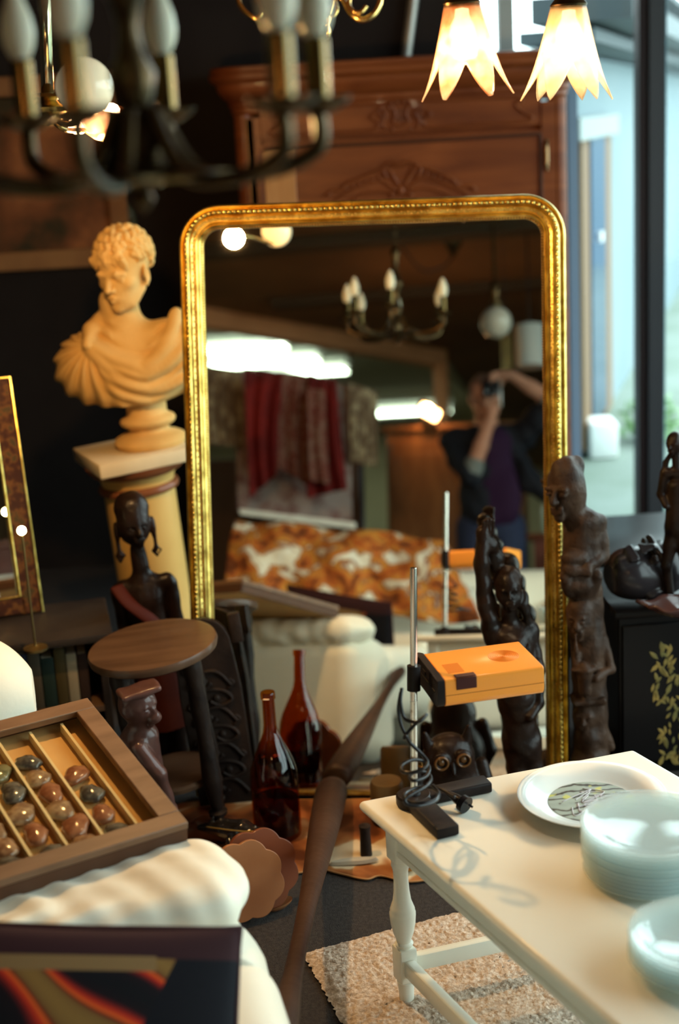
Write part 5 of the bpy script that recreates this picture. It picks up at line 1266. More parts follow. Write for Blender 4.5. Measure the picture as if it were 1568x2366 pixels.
for i, (px, d, M_, rot, pw, tilt) in enumerate(((1066, 2.56, M_tul1, .3, 7.5, R(-2)), (1313, 2.60, M_tul2, .0, 6, R(2)))):
    p = at(px, 4 if i == 0 else 8, d) - LC
    sh = part('shade', tulip_shade(rot=rot), M_, lamp_c, smooth=180, solid=.0025); sh.location = p; sh.rotation_euler = (0, tilt, 0)
    part('shade_holder', MB().lathe([(.0,.035),(.010,.034),(.014,.020),(.026,.008),(.034,-.002),(.031,-.010),(.0,-.006)], 28, p), M_dbr, lamp_c, smooth=50)
    part('bulb', MB().lathe([(.0,-.088),(.012,-.084),(.021,-.072),(.025,-.058),(.021,-.040),(.013,-.025),(.012,-.012),(.0,-.010)], 24, p), mat('lit_bulb_warm', (1,.9,.7), .5, emit=(1,.80,.50), estr=14), lamp_c, smooth=60)
    part('arm', MB().tube(spl([p+Vector((0,0,.033)), p+Vector((0,0,.085)), Vector((p.x*.55,p.y*.5,.02)), Vector((0,0,-.035))], 8), .006, 10), M_dbr, lamp_c, smooth=180)
    lamp_light('tulip_light', LC + p + Vector((0,0,-.105)), pw, (1,.74,.45), .022)
part('stem', MB().tube([(0,0,-.05),(0,0,2.58-LC.z)], .007, 10).sphere((0,0,-.03), .02, 14).lathe([(.0,2.60-LC.z),(.05,2.60-LC.z),(.045,2.58-LC.z),(.01,2.56-LC.z),(.0,2.56-LC.z)], 24), M_dbr, lamp_c, smooth=50)

# ------------------------------------------------------------------ globe lamp group, upper left
gc = at(195, 200, 2.62)
gt = thing('globe_lamp', 'brass rod lamp with a white glass globe and one small lit flame shade', 'lamp', (gc.x-.07, gc.y+.02, gc.z)); GL = gt.location.copy()
def GP(x, y, d): return at(x, y, d) - GL
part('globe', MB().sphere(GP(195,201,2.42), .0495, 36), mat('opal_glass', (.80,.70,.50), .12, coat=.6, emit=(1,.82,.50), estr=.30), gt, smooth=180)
part('rod', MB().tube([GP(92,-330,2.66), GP(110,222,2.60)], .0115, 18), mat('chromed_rod', (.75,.68,.45), .10, metal=1), gt, smooth=180)
g0 = GP(108, 232, 2.60)
part('collar', MB().lathe([(.0,.014),(.030,.012),(.034,.006),(.018,.0),(.024,-.006),(.040,-.012),(.036,-.020),(.022,-.026),(.026,-.034),(.014,-.044),(.0,-.046)], 32, g0), M_brs, gt, smooth=40)
part('arm', MB().tube(spl([g0+Vector((0,0,-.02)), GP(140,285,2.60), GP(170,285,2.58), GP(194,262,2.43)], 6), .005, 8).tube(spl([g0+Vector((0,0,-.03)), GP(150,300,2.62), GP(195,300,2.78)], 6), .005, 8), M_brs, gt, smooth=180)
fl = GP(236, 288, 2.80)
fs = MB(); fs.lathe([(.012,-.030),(.034,-.020),(.052,.006),(.058,.034),(.055,.0355),(.049,.008),(.032,-.016),(.012,-.026)], 28)
sh = part('flame_shade', fs, M_tul1, gt, smooth=180); sh.location = fl; sh.rotation_euler = (R(8), R(16), 0)
part('bulb', MB().sphere(fl+Vector((0,-.004,.012)), (.042,.026,.024), 18, rot=(0,-.5,0)).sphere(GP(180,290,2.78), (.020,.016,.018), 14), mat('lit_bulb_red', (1,.8,.6), .5, emit=(1,.55,.28), estr=38), gt, smooth=180)
part('ceiling_rose', MB().lathe([(.0,2.60-GL.z),(.05,2.60-GL.z),(.04,2.575-GL.z),(.0,2.57-GL.z)], 24, (GP(92,-330,2.66).x, GP(92,-330,2.66).y, 0)).tube([GP(92,-330,2.66), Vector((GP(92,-330,2.66).x, GP(92,-330,2.66).y, 2.58-GL.z))], .0115, 14), M_brs, gt, smooth=40)
lamp_light('flame_light', GL + fl + Vector((.0,.0,-.07)), 46, (1,.58,.22), .03)

# ------------------------------------------------------------------ big blurred candle chandelier close to the viewer
cc = at(316, 300, 1.46); cz = cc.z
cd = thing('candle_chandelier', 'dark brass chandelier with unlit candle bulbs hanging close at upper left', 'chandelier', cc)
M_slv = mat('brass_candle_sleeve', (.13,.085,.030), .14, metal=1.0); M_slvd = mat('brown_candle_sleeve', (.16,.09,.04), .4, metal=.6)
M_bulb = mat('frosted_bulb', (.80,.76,.60), .35, sss=.2)
for k, a in enumerate((8,-36,86,-99,136,168,212)):
    a = R(a); rr_ = .190; p = Vector((rr_*math.cos(a), rr_*math.sin(a), .018)); u = Vector((math.cos(a), math.sin(a), 0))
    arm = part('arm', MB().tube(spl([Vector((0,0,.02))+u*.02, u*.06+Vector((0,0,-.045)), u*.13+Vector((0,0,-.050)), u*.185+Vector((0,0,-.03)), p+Vector((0,0,-.012))], 8), .0085, 10), M_dbr, cd, smooth=180)
    part('drip_pan', MB().lathe([(.0,-.012),(.014,-.012),(.030,-.002),(.034,.004),(.031,.003),(.014,-.004),(.0,-.004)], 28, p), M_dbr, arm, smooth=50)
    part('candle_sleeve', MB().lathe([(.0,-.004),(.0125,-.004),(.0125,.062),(.010,.064),(.0,.064)], 24, p), M_slv, arm, smooth=40)
    part('bulb', MB().lathe([(.0,.062),(.010,.064),(.0165,.078),(.0185,.092),(.0165,.108),(.010,.126),(.004,.138),(.0,.141)], 24, p), M_bulb, arm, smooth=60)
part('column', MB().lathe([(.0,-.085),(.006,-.080),(.012,-.070),(.008,-.060),(.018,-.050),(.027,-.032),(.028,-.010),(.020,.010),(.014,.020),(.020,.035),(.024,.055),(.014,.075),(.011,.10),(.016,.125),(.028,.14),(.030,.16),(.018,.18),(.011,.20),(.013,.26),(.020,.28),(.012,.30),(.0,.31)], 32), M_dbr, cd, smooth=50)
part('scroll_plate', MB().lathe([(.034,-.040),(.075,-.052),(.095,-.048),(.095,-.044),(.075,-.046),(.034,-.034)], 40, fn=lambda a, z: 1+.10*math.cos(8*a)), M_dbr, cd, smooth=50)
chn = MB(); zc0 = .31
while cz + zc0 < 2.585:
    k = int(round((zc0-.31)/.024)); m = Matrix.Translation((0,0,zc0+.012)) @ Matrix.Rotation(PI/2*(k % 2), 4, 'Z')
    chn.tube([(.0075*math.cos(t), 0, .015*math.sin(t)) for t in [2*PI*j/12 for j in range(12)]], .0022, 6, M=m, closed=True); zc0 += .024
part('chain', chn, M_dbr, cd, smooth=180)
part('canopy', MB().lathe([(.0,2.60-cz),(.05,2.60-cz),(.04,2.585-cz),(.0,2.58-cz)], 24), M_dbr, cd, smooth=40)
# ------------------------------------------------------------------ gilt scroll chandelier at the top edge
gg = at(705, -20, 3.75); M_gl2 = mat('polished_gilt', (.95,.60,.20), .18, metal=1.0)
gh = thing('gilt_chandelier', 'small gilt scrolled chandelier just showing at the top edge', 'chandelier', gg)
def GQ(x, y, d=3.75): return at(x, y, d) - gg
for i, (pts, r_) in enumerate((([(548,-8),(556,14),(572,32),(592,42),(606,30),(602,10),(590,-4)], .007), ([(735,-10),(748,18),(742,40),(752,58),(756,40),(764,18),(770,-6)], .006), ([(770,-6),(778,22),(768,38),(757,30),(757,14)], .005), ([(800,16),(815,36),(838,46),(862,34),(876,10),(878,-12)], .008), ([(808,-8),(806,12),(818,28),(834,28),(846,14)], .006), ([(606,30),(660,6),(735,-10)], .006), ([(770,-6),(790,-2),(800,16)], .006))):
    part('scroll', MB().tube(spl([GQ(*p) for p in pts], 8), r_, 8), M_gl2, gh, smooth=180)
part('finial', MB().lathe([(.0,-.050),(.006,-.045),(.009,-.03),(.005,-.015),(.012,.0),(.008,.02),(.0,.025)], 16, GQ(754, 44)), M_gl2, gh, smooth=50)
part('stem', MB().lathe([(.0,-.01),(.02,.0),(.03,.03),(.012,.06),(.008,2.60-gg.z),(.0,2.60-gg.z)], 18), M_gl2, gh, smooth=50)
# ------------------------------------------------------------------ the part of the shop behind the viewer (seen in the mirror)
def zat(x, y, z):      # real point at height z that the mirror shows at photo pixel x, y
    r = ray(x, y); t = MD/r.dot(MN); m = EYE + r*t; rr = r - 2*r.dot(MN)*MN; return m + rr*((z-m.z)/rr.z)
# lower ceiling ends in a lit beam carried by a post
ba, bb = Vector((-1.97,-1.64,0)), Vector((-.735,-3.26,0)); bd_ = (bb-ba).normalized(); ba2 = ba - bd_*.75
M_beam = mat('apricot_beam', (.62,.30,.14), .7, var=(.5,.24,.11), scale=3)
Mb = Matrix.Translation((ba2+bb)/2) @ Matrix.Rotation(math.atan2(bd_.y, bd_.x), 4, 'Z'); Lb = (bb-ba2).length
struct('trim_5', MB().box((0,0,2.56), (Lb+.1,.10,.16), M=Mb), M_beam)
struct('ceiling_rear', MB().prism([(2.45,-2.1),(-2.55,-2.1),(-2.40,-1.0)] if False else [(2.45,-2.1),(2.45,-9.9),(bb.x,-9.9),(bb.x,bb.y),(ba.x+.35,-2.1)], 2.6, 2.7), M_ceil)
struct('wall_soffit', MB().box((0,0,2.90), (Lb+.1,.04,.60), M=Mb).box((bb.x,-6.6,2.90), (.04,6.6,.62)), M_wallw)
struct('wall_side', MB().box((-3.75,-.1,1.6), (2.9,.1,3.3)), M_wallw)
post = zat(998, 945, 1.75)
struct('trim_6', MB().box((bb.x+.02, bb.y-.02, 1.25), (.10,.10,2.5)), M_beam)
# ceiling beams
for k, (y_, w_) in enumerate(((1.1,.10),(-.35,.12),(-1.5,.10))):
    struct(f'trim_{7+k}', MB().box((.2, y_, 2.57), (4.4 if k < 2 else 3.4, w_, .06)), mat('dark_beam', (.07,.042,.024), .7))
# fluorescent fittings in the higher room
M_tube = mat('lit_fluorescent', (1,1,1), .5, emit=(.80,1,.82), estr=2.6)
for i, (px, py, lab) in enumerate(((505,800,'leftmost of the row seen in the mirror'), (585,832,'middle of the row seen in the mirror'), (655,856,'rightmost of the row seen in the mirror'), (912,946,'alone near the shop post in the mirror'))):
    p = zat(px, py, 3.08); p.x = max(p.x, -4.6); p.y = max(p.y, -9.0)
    t = thing('fluorescent_light', 'lit greenish fluorescent ceiling fitting, ' + lab, 'light', (p.x, p.y, 3.08), (0,0,R(0 if i < 3 else 0)), 'fluorescent fittings')
    part('tube', MB().tube([(-.6,-.06,0),(.6,-.06,0)], .02, 10).tube([(-.6,.06,0),(.6,.06,0)], .02, 10), M_tube, t, smooth=180)
    part('tray', MB().box((0,0,.09), (1.25,.26,.06)), mat('white_enamel', (.75,.78,.72), .5), t)
    l = bpy.data.lights.new('fluorescent_glow', 'AREA'); l.shape = 'RECTANGLE'; l.size = 1.2; l.size_y = .2; l.energy = 16; l.color = (.78,1,.78)
    lo = bpy.data.objects.new('fluorescent_glow', l); lo.location = (p.x, p.y, 3.04); COL.objects.link(lo)
# pale ceiling area extra: hanging rugs on a rail
def VP(x, y, d=6.6): return virt(x, y, d)
rk = thing('clothes_rail', 'dark metal rail stand holding rugs and shawls, seen in the mirror', 'rail', VP(830,1240,6.9)); RK = rk.location.copy()
ra, rb2 = VP(455, 848, 6.7), VP(862, 905, 7.0)
part('rail_bar', MB().tube([ra-RK, rb2-RK], .014, 12), M_black, rk, smooth=180)
part('post', MB().tube([VP(832, 895, 6.98)-RK, Vector((VP(832, 895, 6.98).x, VP(832, 895, 6.98).y, .02))-RK], .013, 12), M_black, rk, smooth=180)
part('post', MB().tube([VP(470, 850, 6.72)-RK, Vector((VP(470, 850, 6.72).x, VP(470, 850, 6.72).y, .02))-RK], .013, 12), M_black, rk, smooth=180)
M_rugA = ramp_mat('taupe_patterned_rug', [(0,(.06,.035,.03)), (.4,(.19,.13,.11)), (.52,(.28,.21,.18)), (.6,(.12,.045,.04)), (1,(.22,.16,.14))], tex='voronoi', scale=14, rough=.95, detail=2)
M_rugB = ramp_mat('brown_patterned_rug', [(0,(.07,.05,.03)), (.45,(.20,.15,.09)), (.55,(.34,.28,.18)), (1,(.12,.08,.05))], tex='voronoi', scale=18, rough=.95, detail=2)
M_redA = ramp_mat('deep_red_shawl', [(0,(.02,.001,.001)), (.5,(.090,.004,.003)), (.62,(.14,.007,.005)), (1,(.04,.002,.002))], scale=7, rough=.8)
M_redB = ramp_mat('red_patterned_shawl', [(0,(.07,.005,.004)), (.42,(.10,.007,.005)), (.5,(.22,.15,.11)), (.58,(.09,.007,.005)), (1,(.14,.07,.05))], tex='voronoi', scale=22, rough=.85, detail=1)
def drape(name, quad, m, lab, cat, grp=None, ripple=.012, freq=26, thick=.006, hem=None, zo=.0):
    """cloth hanging between four photo points (tl, tr, br, bl) at their own distances, with folds and real thickness"""
    P = [VP(*q) for q in quad]; nrm = (P[1]-P[0]).cross(P[3]-P[0]).normalized()
    if nrm.y < 0: nrm = -nrm
    o0 = (P[0]+P[1])/2
    mb = MB().grid(lambda u, v: (P[0]*(1-u)+P[1]*u)*(1-v) + (P[3]*(1-u)+P[2]*u)*v + nrm*(ripple*math.sin(u*freq+2*math.sin(v*3))*(.35+.65*v)+zo) - o0, 60, 40)
    o = part(name, mb, m, smooth=180, solid=thick); o.location = o0; tag(o, lab, cat, grp)
    return o
drape('hanging_rug', [(545,852,6.72),(815,890,6.90),(818,1218,6.92),(552,1180,6.74)], M_rugA, 'large taupe patterned rug hanging from the rail in the mirror', 'rug', 'textiles on the rail', zo=-.03, ripple=.004)
o = drape('rug_fringe', [(550,1176,6.70),(818,1208,6.88),(818,1222,6.88),(552,1188,6.70)], mat('pale_fringe', (.62,.58,.50), .9), 'x', 'x', ripple=.003, zo=.02)
par = [q for q in COL.objects if q.name == 'hanging_rug'][0]
del o['label']; del o['category']; o.location = o.location - par.location; o.parent = par
drape('hanging_rug', [(462,846,6.70),(556,856,6.74),(560,1035,6.74),(466,1025,6.70)], M_rugB, 'short brown patterned rug at the left end of the rail in the mirror', 'rug', 'textiles on the rail', zo=.02)
drape('hanging_rug', [(800,884,6.90),(866,905,6.96),(866,1078,6.96),(806,1070,6.90)], M_rugB, 'short brown patterned rug at the right end of the rail in the mirror', 'rug', 'textiles on the rail', zo=.02)
drape('shawl', [(560,852,6.62),(648,862,6.66),(632,1100,6.66),(572,1150,6.62)], M_redA, 'narrow dark red shawl left on the rail in the mirror', 'shawl', 'textiles on the rail', zo=.05, freq=14, ripple=.02)
drape('shawl', [(640,860,6.66),(712,868,6.70),(705,1120,6.70),(636,1080,6.66)], M_redB, 'red and cream patterned shawl in the middle of the rail in the mirror', 'shawl', 'textiles on the rail', zo=.04, freq=12, ripple=.02)
drape('shawl', [(705,866,6.70),(768,880,6.74),(795,1130,6.74),(700,1150,6.70)], M_redA, 'wide dark red shawl right on the rail in the mirror', 'shawl', 'textiles on the rail', zo=.06, freq=16, ripple=.022)
drape('shawl', [(700,900,6.64),(742,905,6.66),(752,1120,6.66),(706,1110,6.64)], M_redB, 'thin cream and red shawl over the dark red one in the mirror', 'shawl', 'textiles on the rail', zo=.08, freq=10, ripple=.015)
# sofa with a floral quilt
sfp = VP(800, 1440, 5.95)
M_quilt = ramp_mat('autumn_floral_quilt', [(0,(.05,.015,.006)), (.36,(.13,.035,.01)), (.44,(.42,.10,.018)), (.50,(.50,.22,.035)), (.545,(.16,.03,.012)), (.60,(.70,.62,.46)), (.70,(.66,.66,.60)), (1,(.50,.28,.07))], scale=11, rough=.85, detail=6, distort=.6)
sf = thing('white_sofa', 'long white leather sofa under a floral quilt, seen in the mirror', 'sofa', (VP(820,1400,6.0).x, VP(820,1400,6.0).y, 0), (0,0,R(-8))); SF = sf.location.copy()
s = SDF((-.85,-.45,-.01), (.92,.42,1.0), .016)
s.box((.03,0,.24), (.82,.36,.20), .05); s.box((.03,-.26,.46), (.82,.12,.30), .08); s.box((.73,.02,.36), (.13,.36,.25), .09); s.box((-.70,.02,.36), (.12,.36,.25), .09); s.box((-.05,.06,.52), (.62,.24,.14), .07)
part('frame', s.mesh(), M_leath, sf, smooth=180); sf.location = (-.38, .42, 0); sf.rotation_euler = (0,0,R(-6))
TLq, TRq, BRq, BLq = VP(545,1205,6.25), VP(1022,1250,6.12), VP(1116,1440,5.98), VP(520,1400,6.0)
rg = np.random.RandomState(3)
def qf(u, v):
    top = TLq*(1-u)+TRq*u; bot = BLq*(1-u)+BRq*u
    if v < .35:
        k = v/.35; p = top + Vector((0,-.34*(1-k)-.0,-.16*(1-k)**2+.012*math.sin(k*PI)))
    else:
        k = (v-.35)/.65; p = top*(1-k)+bot*k + Vector((0,.05*math.sin(k*PI),.03*math.sin(k*PI)))
    return p + Vector((.0,.014*math.sin(u*19+v*7)+.01*math.sin(u*33-v*12),.012*math.sin(u*15+v*11)))
qc = (TLq+BRq)/2
mq = MB().grid(lambda u, v: qf(u, v)-qc, 70, 50)
o = part('floral_quilt', mq, M_quilt, smooth=180, solid=.02); o.location = qc; tag(o, 'orange brown and white floral quilt draped over the white sofa, seen in the mirror', 'quilt')
# wooden cabinet behind the photographer with a lit spot lamp on it
M_cab = mat('brown_cabinet_wood', (.20,.085,.030), .4, var=(.13,.05,.018), scale=4, stretch=(4,1,1), coat=.2)
cw = thing('wooden_cabinet', 'tall brown wooden cabinet behind the photographer, seen in the mirror', 'cabinet', (-.33, -1.22, 0))
part('body', MB().box((0,0,.83), (.76,.40,1.62)), M_cab, cw, bevel=.006); part('top', MB().rbox((0,0,1.655), (.82,.45,.03), .008), M_cab, cw)
for x in (-.18, .18): part('door', MB().box((x,.205,.86), (.34,.015,1.45)).box((x,.214,.86), (.26,.012,1.30)), M_cab, cw, bevel=.004)
sl = virt(992, 952, 8.05)
sp = thing('spot_lamp', 'small lit orange spot lamp standing on the wooden cabinet in the mirror', 'lamp', (sl.x, sl.y, 1.671))
part('stem', MB().lathe([(.0,0),(.04,0),(.04,.008),(.006,.014),(.006,sl.z-1.70),(.0,sl.z-1.70)], 18), M_dbr, sp, smooth=40)
part('bulb', MB().tube([(-.045,.0,sl.z-1.645),(.045,.01,sl.z-1.70)], .034, 14), mat('lit_spot', (1,.8,.5), .4, emit=(1,.50,.20), estr=28), sp, smooth=180)
part('hood', MB().tube([(-.06,-.03,sl.z-1.62),(.04,-.03,sl.z-1.68)], .034, 14), M_dbr, sp, smooth=60)
lamp_light('spot_light', (sl.x, sl.y+.08, sl.z), 6, (1,.5,.2), .03)
# white globe pendant, drum shade pendant
gp_ = virt(1145, 745, 6.5); t = thing('globe_pendant', 'unlit white glass globe on a dark turned stem, seen at right in the mirror', 'pendant', gp_)
part('globe', MB().sphere((0,0,0), .073, 28), mat('grey_opal_glass', (.42,.40,.34), .15, coat=.5), t, smooth=180)
part('stem', MB().lathe([(.0,.068),(.03,.070),(.034,.085),(.014,.10),(.020,.13),(.026,.16),(.012,.19),(.008,.21),(.008,2.6-gp_.z),(.0,2.6-gp_.z)], 20), M_dbr, t, smooth=40)
ds = virt(1224, 800, 7.5); t = thing('drum_pendant', 'white cylindrical lampshade hanging at the right side of the mirror image', 'pendant', ds)
part('shade', MB().lathe([(.072,-.11),(.075,-.11),(.075,.11),(.072,.11),(.072,-.108)], 32), mat('white_shade', (.60,.60,.56), .8), t, smooth=40)
part('cord', MB().tube([(0,0,.10),(0,0,2.6-ds.z)], .004, 8).box((0,0,.105),(.14,.006,.004)), M_black, t, smooth=40)
t = thing('brass_tube_rack', 'three thin brass tubes hanging beside the white drum lampshade', 'chime', virt(1168, 800, 7.4))
for k in range(3): part('tube', MB().tube([((k-1)*.018,0,-.12),((k-1)*.018,0,.10)], .005, 10), M_brs, t, smooth=40)
tl_ = t.location.z
part('hanger', MB().box((0,0,.10), (.06,.01,.008)).tube([(0,0,.10),(0,0,2.6-tl_)], .002, 6), M_black, t, smooth=0)
hk = zat(1046, 560, 2.585); t = thing('ceiling_hook', 'dark conical ceiling hook with looped cord, seen in the mirror', 'hook', (hk.x, hk.y, 2.60))
part('cone', MB().lathe([(.0,-.10),(.012,-.09),(.03,-.05),(.055,-.02),(.055,.0),(.0,.0)], 24), M_dbr, t, smooth=40)
part('cord', MB().tube(spl([(0,0,-.09),(-.05,.05,-.16),(-.16,.10,-.18),(-.28,.15,-.02)], 8), .005, 8), M_black, t, smooth=180)
# low dresser with two green bottles
dp = virt(1240, 1190, 7.8)
t = thing('low_dresser', 'reddish brown dresser at the right side of the mirror image', 'dresser', (.52, -1.05, 0)); M_rdr = mat('red_brown_dresser', (.16,.045,.028), .45, var=(.09,.03,.018), scale=4)
part('body', MB().box((0,0,.50), (.80,.40,.98)), M_rdr, t, bevel=.006); part('top', MB().rbox((0,0,1.005), (.86,.45,.03), .006), M_tray2, t)
for z in (.22, .50, .78):
    d = part('drawer', MB().rbox((0,.205,z), (.72,.02,.24), .006), M_rdr, t); part('knob', MB().sphere((-.2,.225,z), .014, 12), M_brs, d, smooth=180); part('knob', MB().sphere((.2,.225,z), .014, 12), M_brs, d, smooth=180)
for k, (x, lab) in enumerate(((.19, 'pale green bottle at the left end of the dresser top'), (.34, 'pale green bottle farther right on the dresser top'))):
    o = part('green_bottle', MB().lathe([(.0,0),(.036,0),(.038,.02),(.038,.13),(.018,.17),(.014,.23),(.0,.23)], 24), mat('pale_green_bottle', (.30,.42,.34), .15, coat=.5), smooth=40); o.location = (x, -.95, 1.021); tag(o, lab+' in the mirror', 'bottle', 'green bottles')
# long shelf with small things on the left of the mirror image
t = thing('wall_picture', 'dim framed picture hanging low on the pale wall behind the rail', 'picture', (-3.3, -9.83, 1.9)); part('canvas', MB().box((0,0,0),(1.0,.02,.7)), mat('dim_picture', (.25,.20,.14), .7, var=(.12,.10,.07), scale=4), t); part('frame', MB().box((0,.01,.37),(1.1,.04,.05)).box((0,.01,-.37),(1.1,.04,.05)).box((.53,.01,0),(.05,.04,.7)).box((-.53,.01,0),(.05,.04,.7)), M_pfr, t)
tag(part('storage_shelf', MB().box((0,0,.45),(1.6,.4,.9)).box((0,0,1.3),(1.6,.35,.03)).box((-.79,0,1.1),(.03,.35,.5)).box((.79,0,1.1),(.03,.35,.5)), M_cab, bevel=.004), 'brown storage shelf standing behind the clothes rail in the mirror', 'shelf'); o = [q for q in COL.objects if q.name == 'storage_shelf'][0]; o.location = (-2.4,-2.6,0)
pt = thing('folding_screen', 'dark brown wooden folding screen standing behind the rail of rugs in the mirror', 'screen', (-1.35,-1.05,0))
for k in range(3): part('panel', MB().box((-.66+.46*k, .0+.03*(k%2), .78), (.45,.03,1.5)).box((-.66+.46*k, .018+.03*(k%2), .78), (.33,.01,1.3)), mat('dark_screen_wood', (.060,.026,.012), .5), pt, bevel=.004)
# ------------------------------------------------------------------ the photographer
M_skin = mat('skin', (.42,.20,.13), .5, sss=.15)
M_jack = mat('dark_jacket', (.010,.011,.016), .8, bump=.15, bscale=60); M_jean = mat('dark_jeans', (.020,.026,.055), .8, bump=.1, bscale=120)
M_purp = mat('purple_shirt', (.020,.006,.024), .8); M_cuff = mat('grey_cuff', (.14,.15,.14), .8); M_hair = mat('greying_hair', (.16,.09,.065), .8, bump=.5, bscale=60)
pr_ = thing('person', 'person in dark jacket, purple shirt and jeans holding a camera up, seen in the mirror', 'person', (0, 0, 0))
h = .0065
s = SDF((-.32,-.42,.0), (.36,.02,1.86), h)
HX, HY, HZ = -.042, -.165, 1.655
SL, SR = (-.215,-.225,1.445), (.135,-.225,1.455)
s.ell((HX,HY-.005,HZ+.02), (.073,.090,.090), 0); s.ell((HX,HY+.03,HZ-.045), (.055,.055,.070), .02); s.ell((HX,HY+.055,HZ-.085), (.030,.028,.022), .015)
s.cap((HX,HY+.085,HZ+.01), (HX,HY+.105,HZ-.025), .010, .014, .006); s.cap((HX-.03,HY+.082,HZ+.028),(HX+.03,HY+.082,HZ+.028), .010, .010, .006)
for q in (-1, 1):
    s.ell((HX+q*.030,HY+.088,HZ+.010), (.014,.010,.009), .004, sub=True); s.ell((HX+q*.074,HY-.01,HZ-.01), (.010,.018,.030), .006)
s.cap((HX-.02,HY+.088,HZ-.055),(HX+.02,HY+.088,HZ-.055), .007, .007, .004)
s.cap((HX,HY-.02,HZ-.05), (-.04,-.22,1.47), .052, .060, .03)
s.cap(SL, SR, .055, .055, .05); s.cap((-.04,-.235,1.38), (-.04,-.225,1.12), .125, .115, .05); s.ell((-.04,-.23,1.02), (.145,.10,.11), .05)
EL, ER = (-.115,-.070,1.245), (.285,-.125,1.615); WL, WR = (.004,-.055,1.545), (.105,-.070,1.738)
s.path([SL, ((SL[0]+EL[0])/2-.01,(SL[1]+EL[1])/2,(SL[2]+EL[2])/2), EL], [.052,.048,.040], .02); s.path([EL, ((EL[0]+WL[0])/2,(EL[1]+WL[1])/2-.005,(EL[2]+WL[2])/2), WL], [.040,.036,.025], .012)
s.path([SR, ((SR[0]+ER[0])/2,(SR[1]+ER[1])/2,(SR[2]+ER[2])/2-.01), ER], [.052,.048,.040], .02); s.path([ER, ((ER[0]+WR[0])/2,(ER[1]+WR[1])/2,(ER[2]+WR[2])/2), WR], [.040,.036,.025], .012)
# left hand cupping the camera from below, right hand on top
s.ell((.006,-.058,1.572), (.036,.026,.034), .012)
for k in range(4): s.path([(.030-.018*k,-.044,1.590), (.038-.020*k,-.032,1.612), (.034-.018*k,-.030,1.632+.004*(k==1))], [.0098,.0092,.0082], .003)
s.path([(-.022,-.066,1.572), (-.040,-.060,1.600), (-.036,-.052,1.622)], [.012,.0105,.009], .004)
s.ell((.070,-.072,1.742), (.038,.024,.026), .012)
for k in range(4): s.path([(.046,-.064-.004*k,1.752-.012*k), (.022,-.046-.010*k,1.748-.014*k), (.004,-.036-.012*k,1.734-.014*k)], [.0098,.0092,.0082], .003)
s.path([(.062,-.088,1.722), (.046,-.092,1.700), (.034,-.084,1.684)], [.012,.0105,.009], .004)
for q, x in ((-1,-.115), (1,.040)):
    s.path([(x,-.23,1.0), (x+.0,-.225,.75), (x,-.22,.50), (x,-.24,.30), (x,-.245,.09)], [.085,.078,.056,.050,.038], .02); s.path([(x,-.26,.04), (x+q*.01,-.13,.035)], [.040,.034], .02)
part('body', s.mesh(), M_skin, pr_, smooth=180)
s = SDF((-.34,-.44,.95), (.38,.02,1.60), .008)
s.cap(SL, SR, .068, .068, .05); s.cap((-.045,-.235,1.38), (-.055,-.225,1.10), .142, .138, .05)
s.path([SL, ((SL[0]+EL[0])/2-.01,(SL[1]+EL[1])/2,(SL[2]+EL[2])/2), (EL[0]-.005,EL[1],EL[2]+.01)], [.068,.062,.056], .02)
s.path([SR, ((SR[0]+ER[0])/2,(SR[1]+ER[1])/2,(SR[2]+ER[2])/2-.01), (ER[0]-.03,ER[1]-.01,ER[2]-.03)], [.068,.064,.054], .02)
s.path([(.10,-.20,1.36), (.17,-.16,1.22), (.255,-.13,1.13)], [.05,.055,.035], .03); s.box((.085,-.10,1.17), (.022,.06,.15), .015, .008, rot=(0,10,0), sub=True)
s.disp(lambda X, Y, Z: .003*np.sin(X*60+Z*40)+.003*np.sin(Z*55-X*30+Y*40))
part('jacket', s.mesh(), M_jack, pr_, smooth=180)
s = SDF((-.2,-.36,.98), (.2,-.04,1.5), .009); s.cap((-.02,-.225,1.40), (-.03,-.22,1.08), .132, .130, .04); s.ell((.06,-.15,1.15), (.07,.06,.14), .04); part('shirt', s.mesh(), M_purp, pr_, smooth=180)
s = SDF((-.28,-.40,.06), (.2,-.05,1.14), .010); s.ell((-.04,-.23,1.02), (.158,.112,.11), .05)
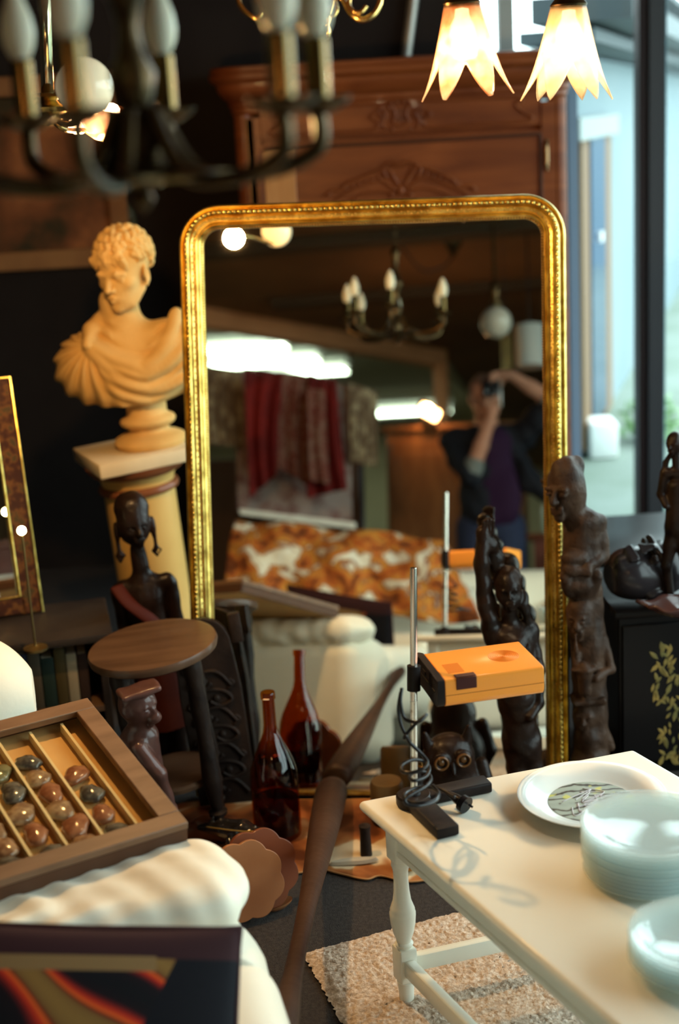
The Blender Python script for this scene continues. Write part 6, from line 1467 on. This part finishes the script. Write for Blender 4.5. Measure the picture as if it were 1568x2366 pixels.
for x in (-.115, .040): s.path([(x,-.23,1.0), (x+.0,-.225,.75), (x,-.22,.50), (x,-.24,.30), (x,-.245,.11)], [.098,.090,.070,.064,.060], .02)
part('jeans', s.mesh(), M_jean, pr_, smooth=180)
mb = MB()
for (E_, W_2, f) in ((EL, WL, .22), (ER, WR, .12)):
    a, b = Vector(E_), Vector(W_2); mb.tube([a+(b-a)*(f-.16), a+(b-a)*(f-.02), a+(b-a)*(f+.06)], [.052,.050,.044], 18)
part('cuffs', mb, M_cuff, pr_, smooth=60)
s = SDF((-.16,-.30,1.58), (.08,-.06,1.80), .006); s.ell((HX,HY-.014,HZ+.028), (.080,.094,.092), 0); s.ell((HX,HY+.09,HZ-.03), (.07,.075,.085), .01, sub=True); s.ell((HX,HY-.01,HZ-.10), (.09,.10,.07), .01, sub=True); s.noise(.003, 120, 2)
part('hair', s.mesh(), M_hair, pr_, smooth=180)
for x in (-.115, .040):
    s = SDF((x-.07,-.33,-.005), (x+.07,-.02,.13), .007); s.path([(x,-.27,.045), (x,-.18,.040), (x,-.10,.032)], [.046,.044,.036], .02); s.cap((x,-.255,.04),(x,-.25,.10), .048, .046, .01); s.box((x,-.18,-.02), (.1,.2,.022), 0, sub=True); part('shoe', s.mesh(), M_black, pr_, smooth=180)
# camera held upright just behind the viewpoint
pc_ = thing('photo_camera', 'small black film camera held upright to the eye, seen in the mirror', 'camera', (0, 0, 1.65))
part('body', MB().rbox((0,-.070,.0), (.086,.032,.138), .008), mat('camera_black', (.015,.015,.016), .4), pc_, smooth=40)
part('lens', MB().add([(x, z, y) for x, y, z in MB().lathe([(.0,-.056),(.030,-.056),(.031,-.034),(.027,-.032),(.027,-.016),(.024,-.015),(.021,-.018),(.0,-.020)], 32).v], MB().lathe([(.0,-.056),(.030,-.056),(.031,-.034),(.027,-.032),(.027,-.016),(.024,-.015),(.021,-.018),(.0,-.020)], 32).f), mat('lens_black', (.012,.012,.014), .12, coat=.8), pc_, smooth=40)
part('top_plate', MB().rbox((.047,-.070,.0), (.010,.030,.134), .003), mat('satin_chrome', (.6,.6,.58), .3, metal=1), pc_, smooth=40)
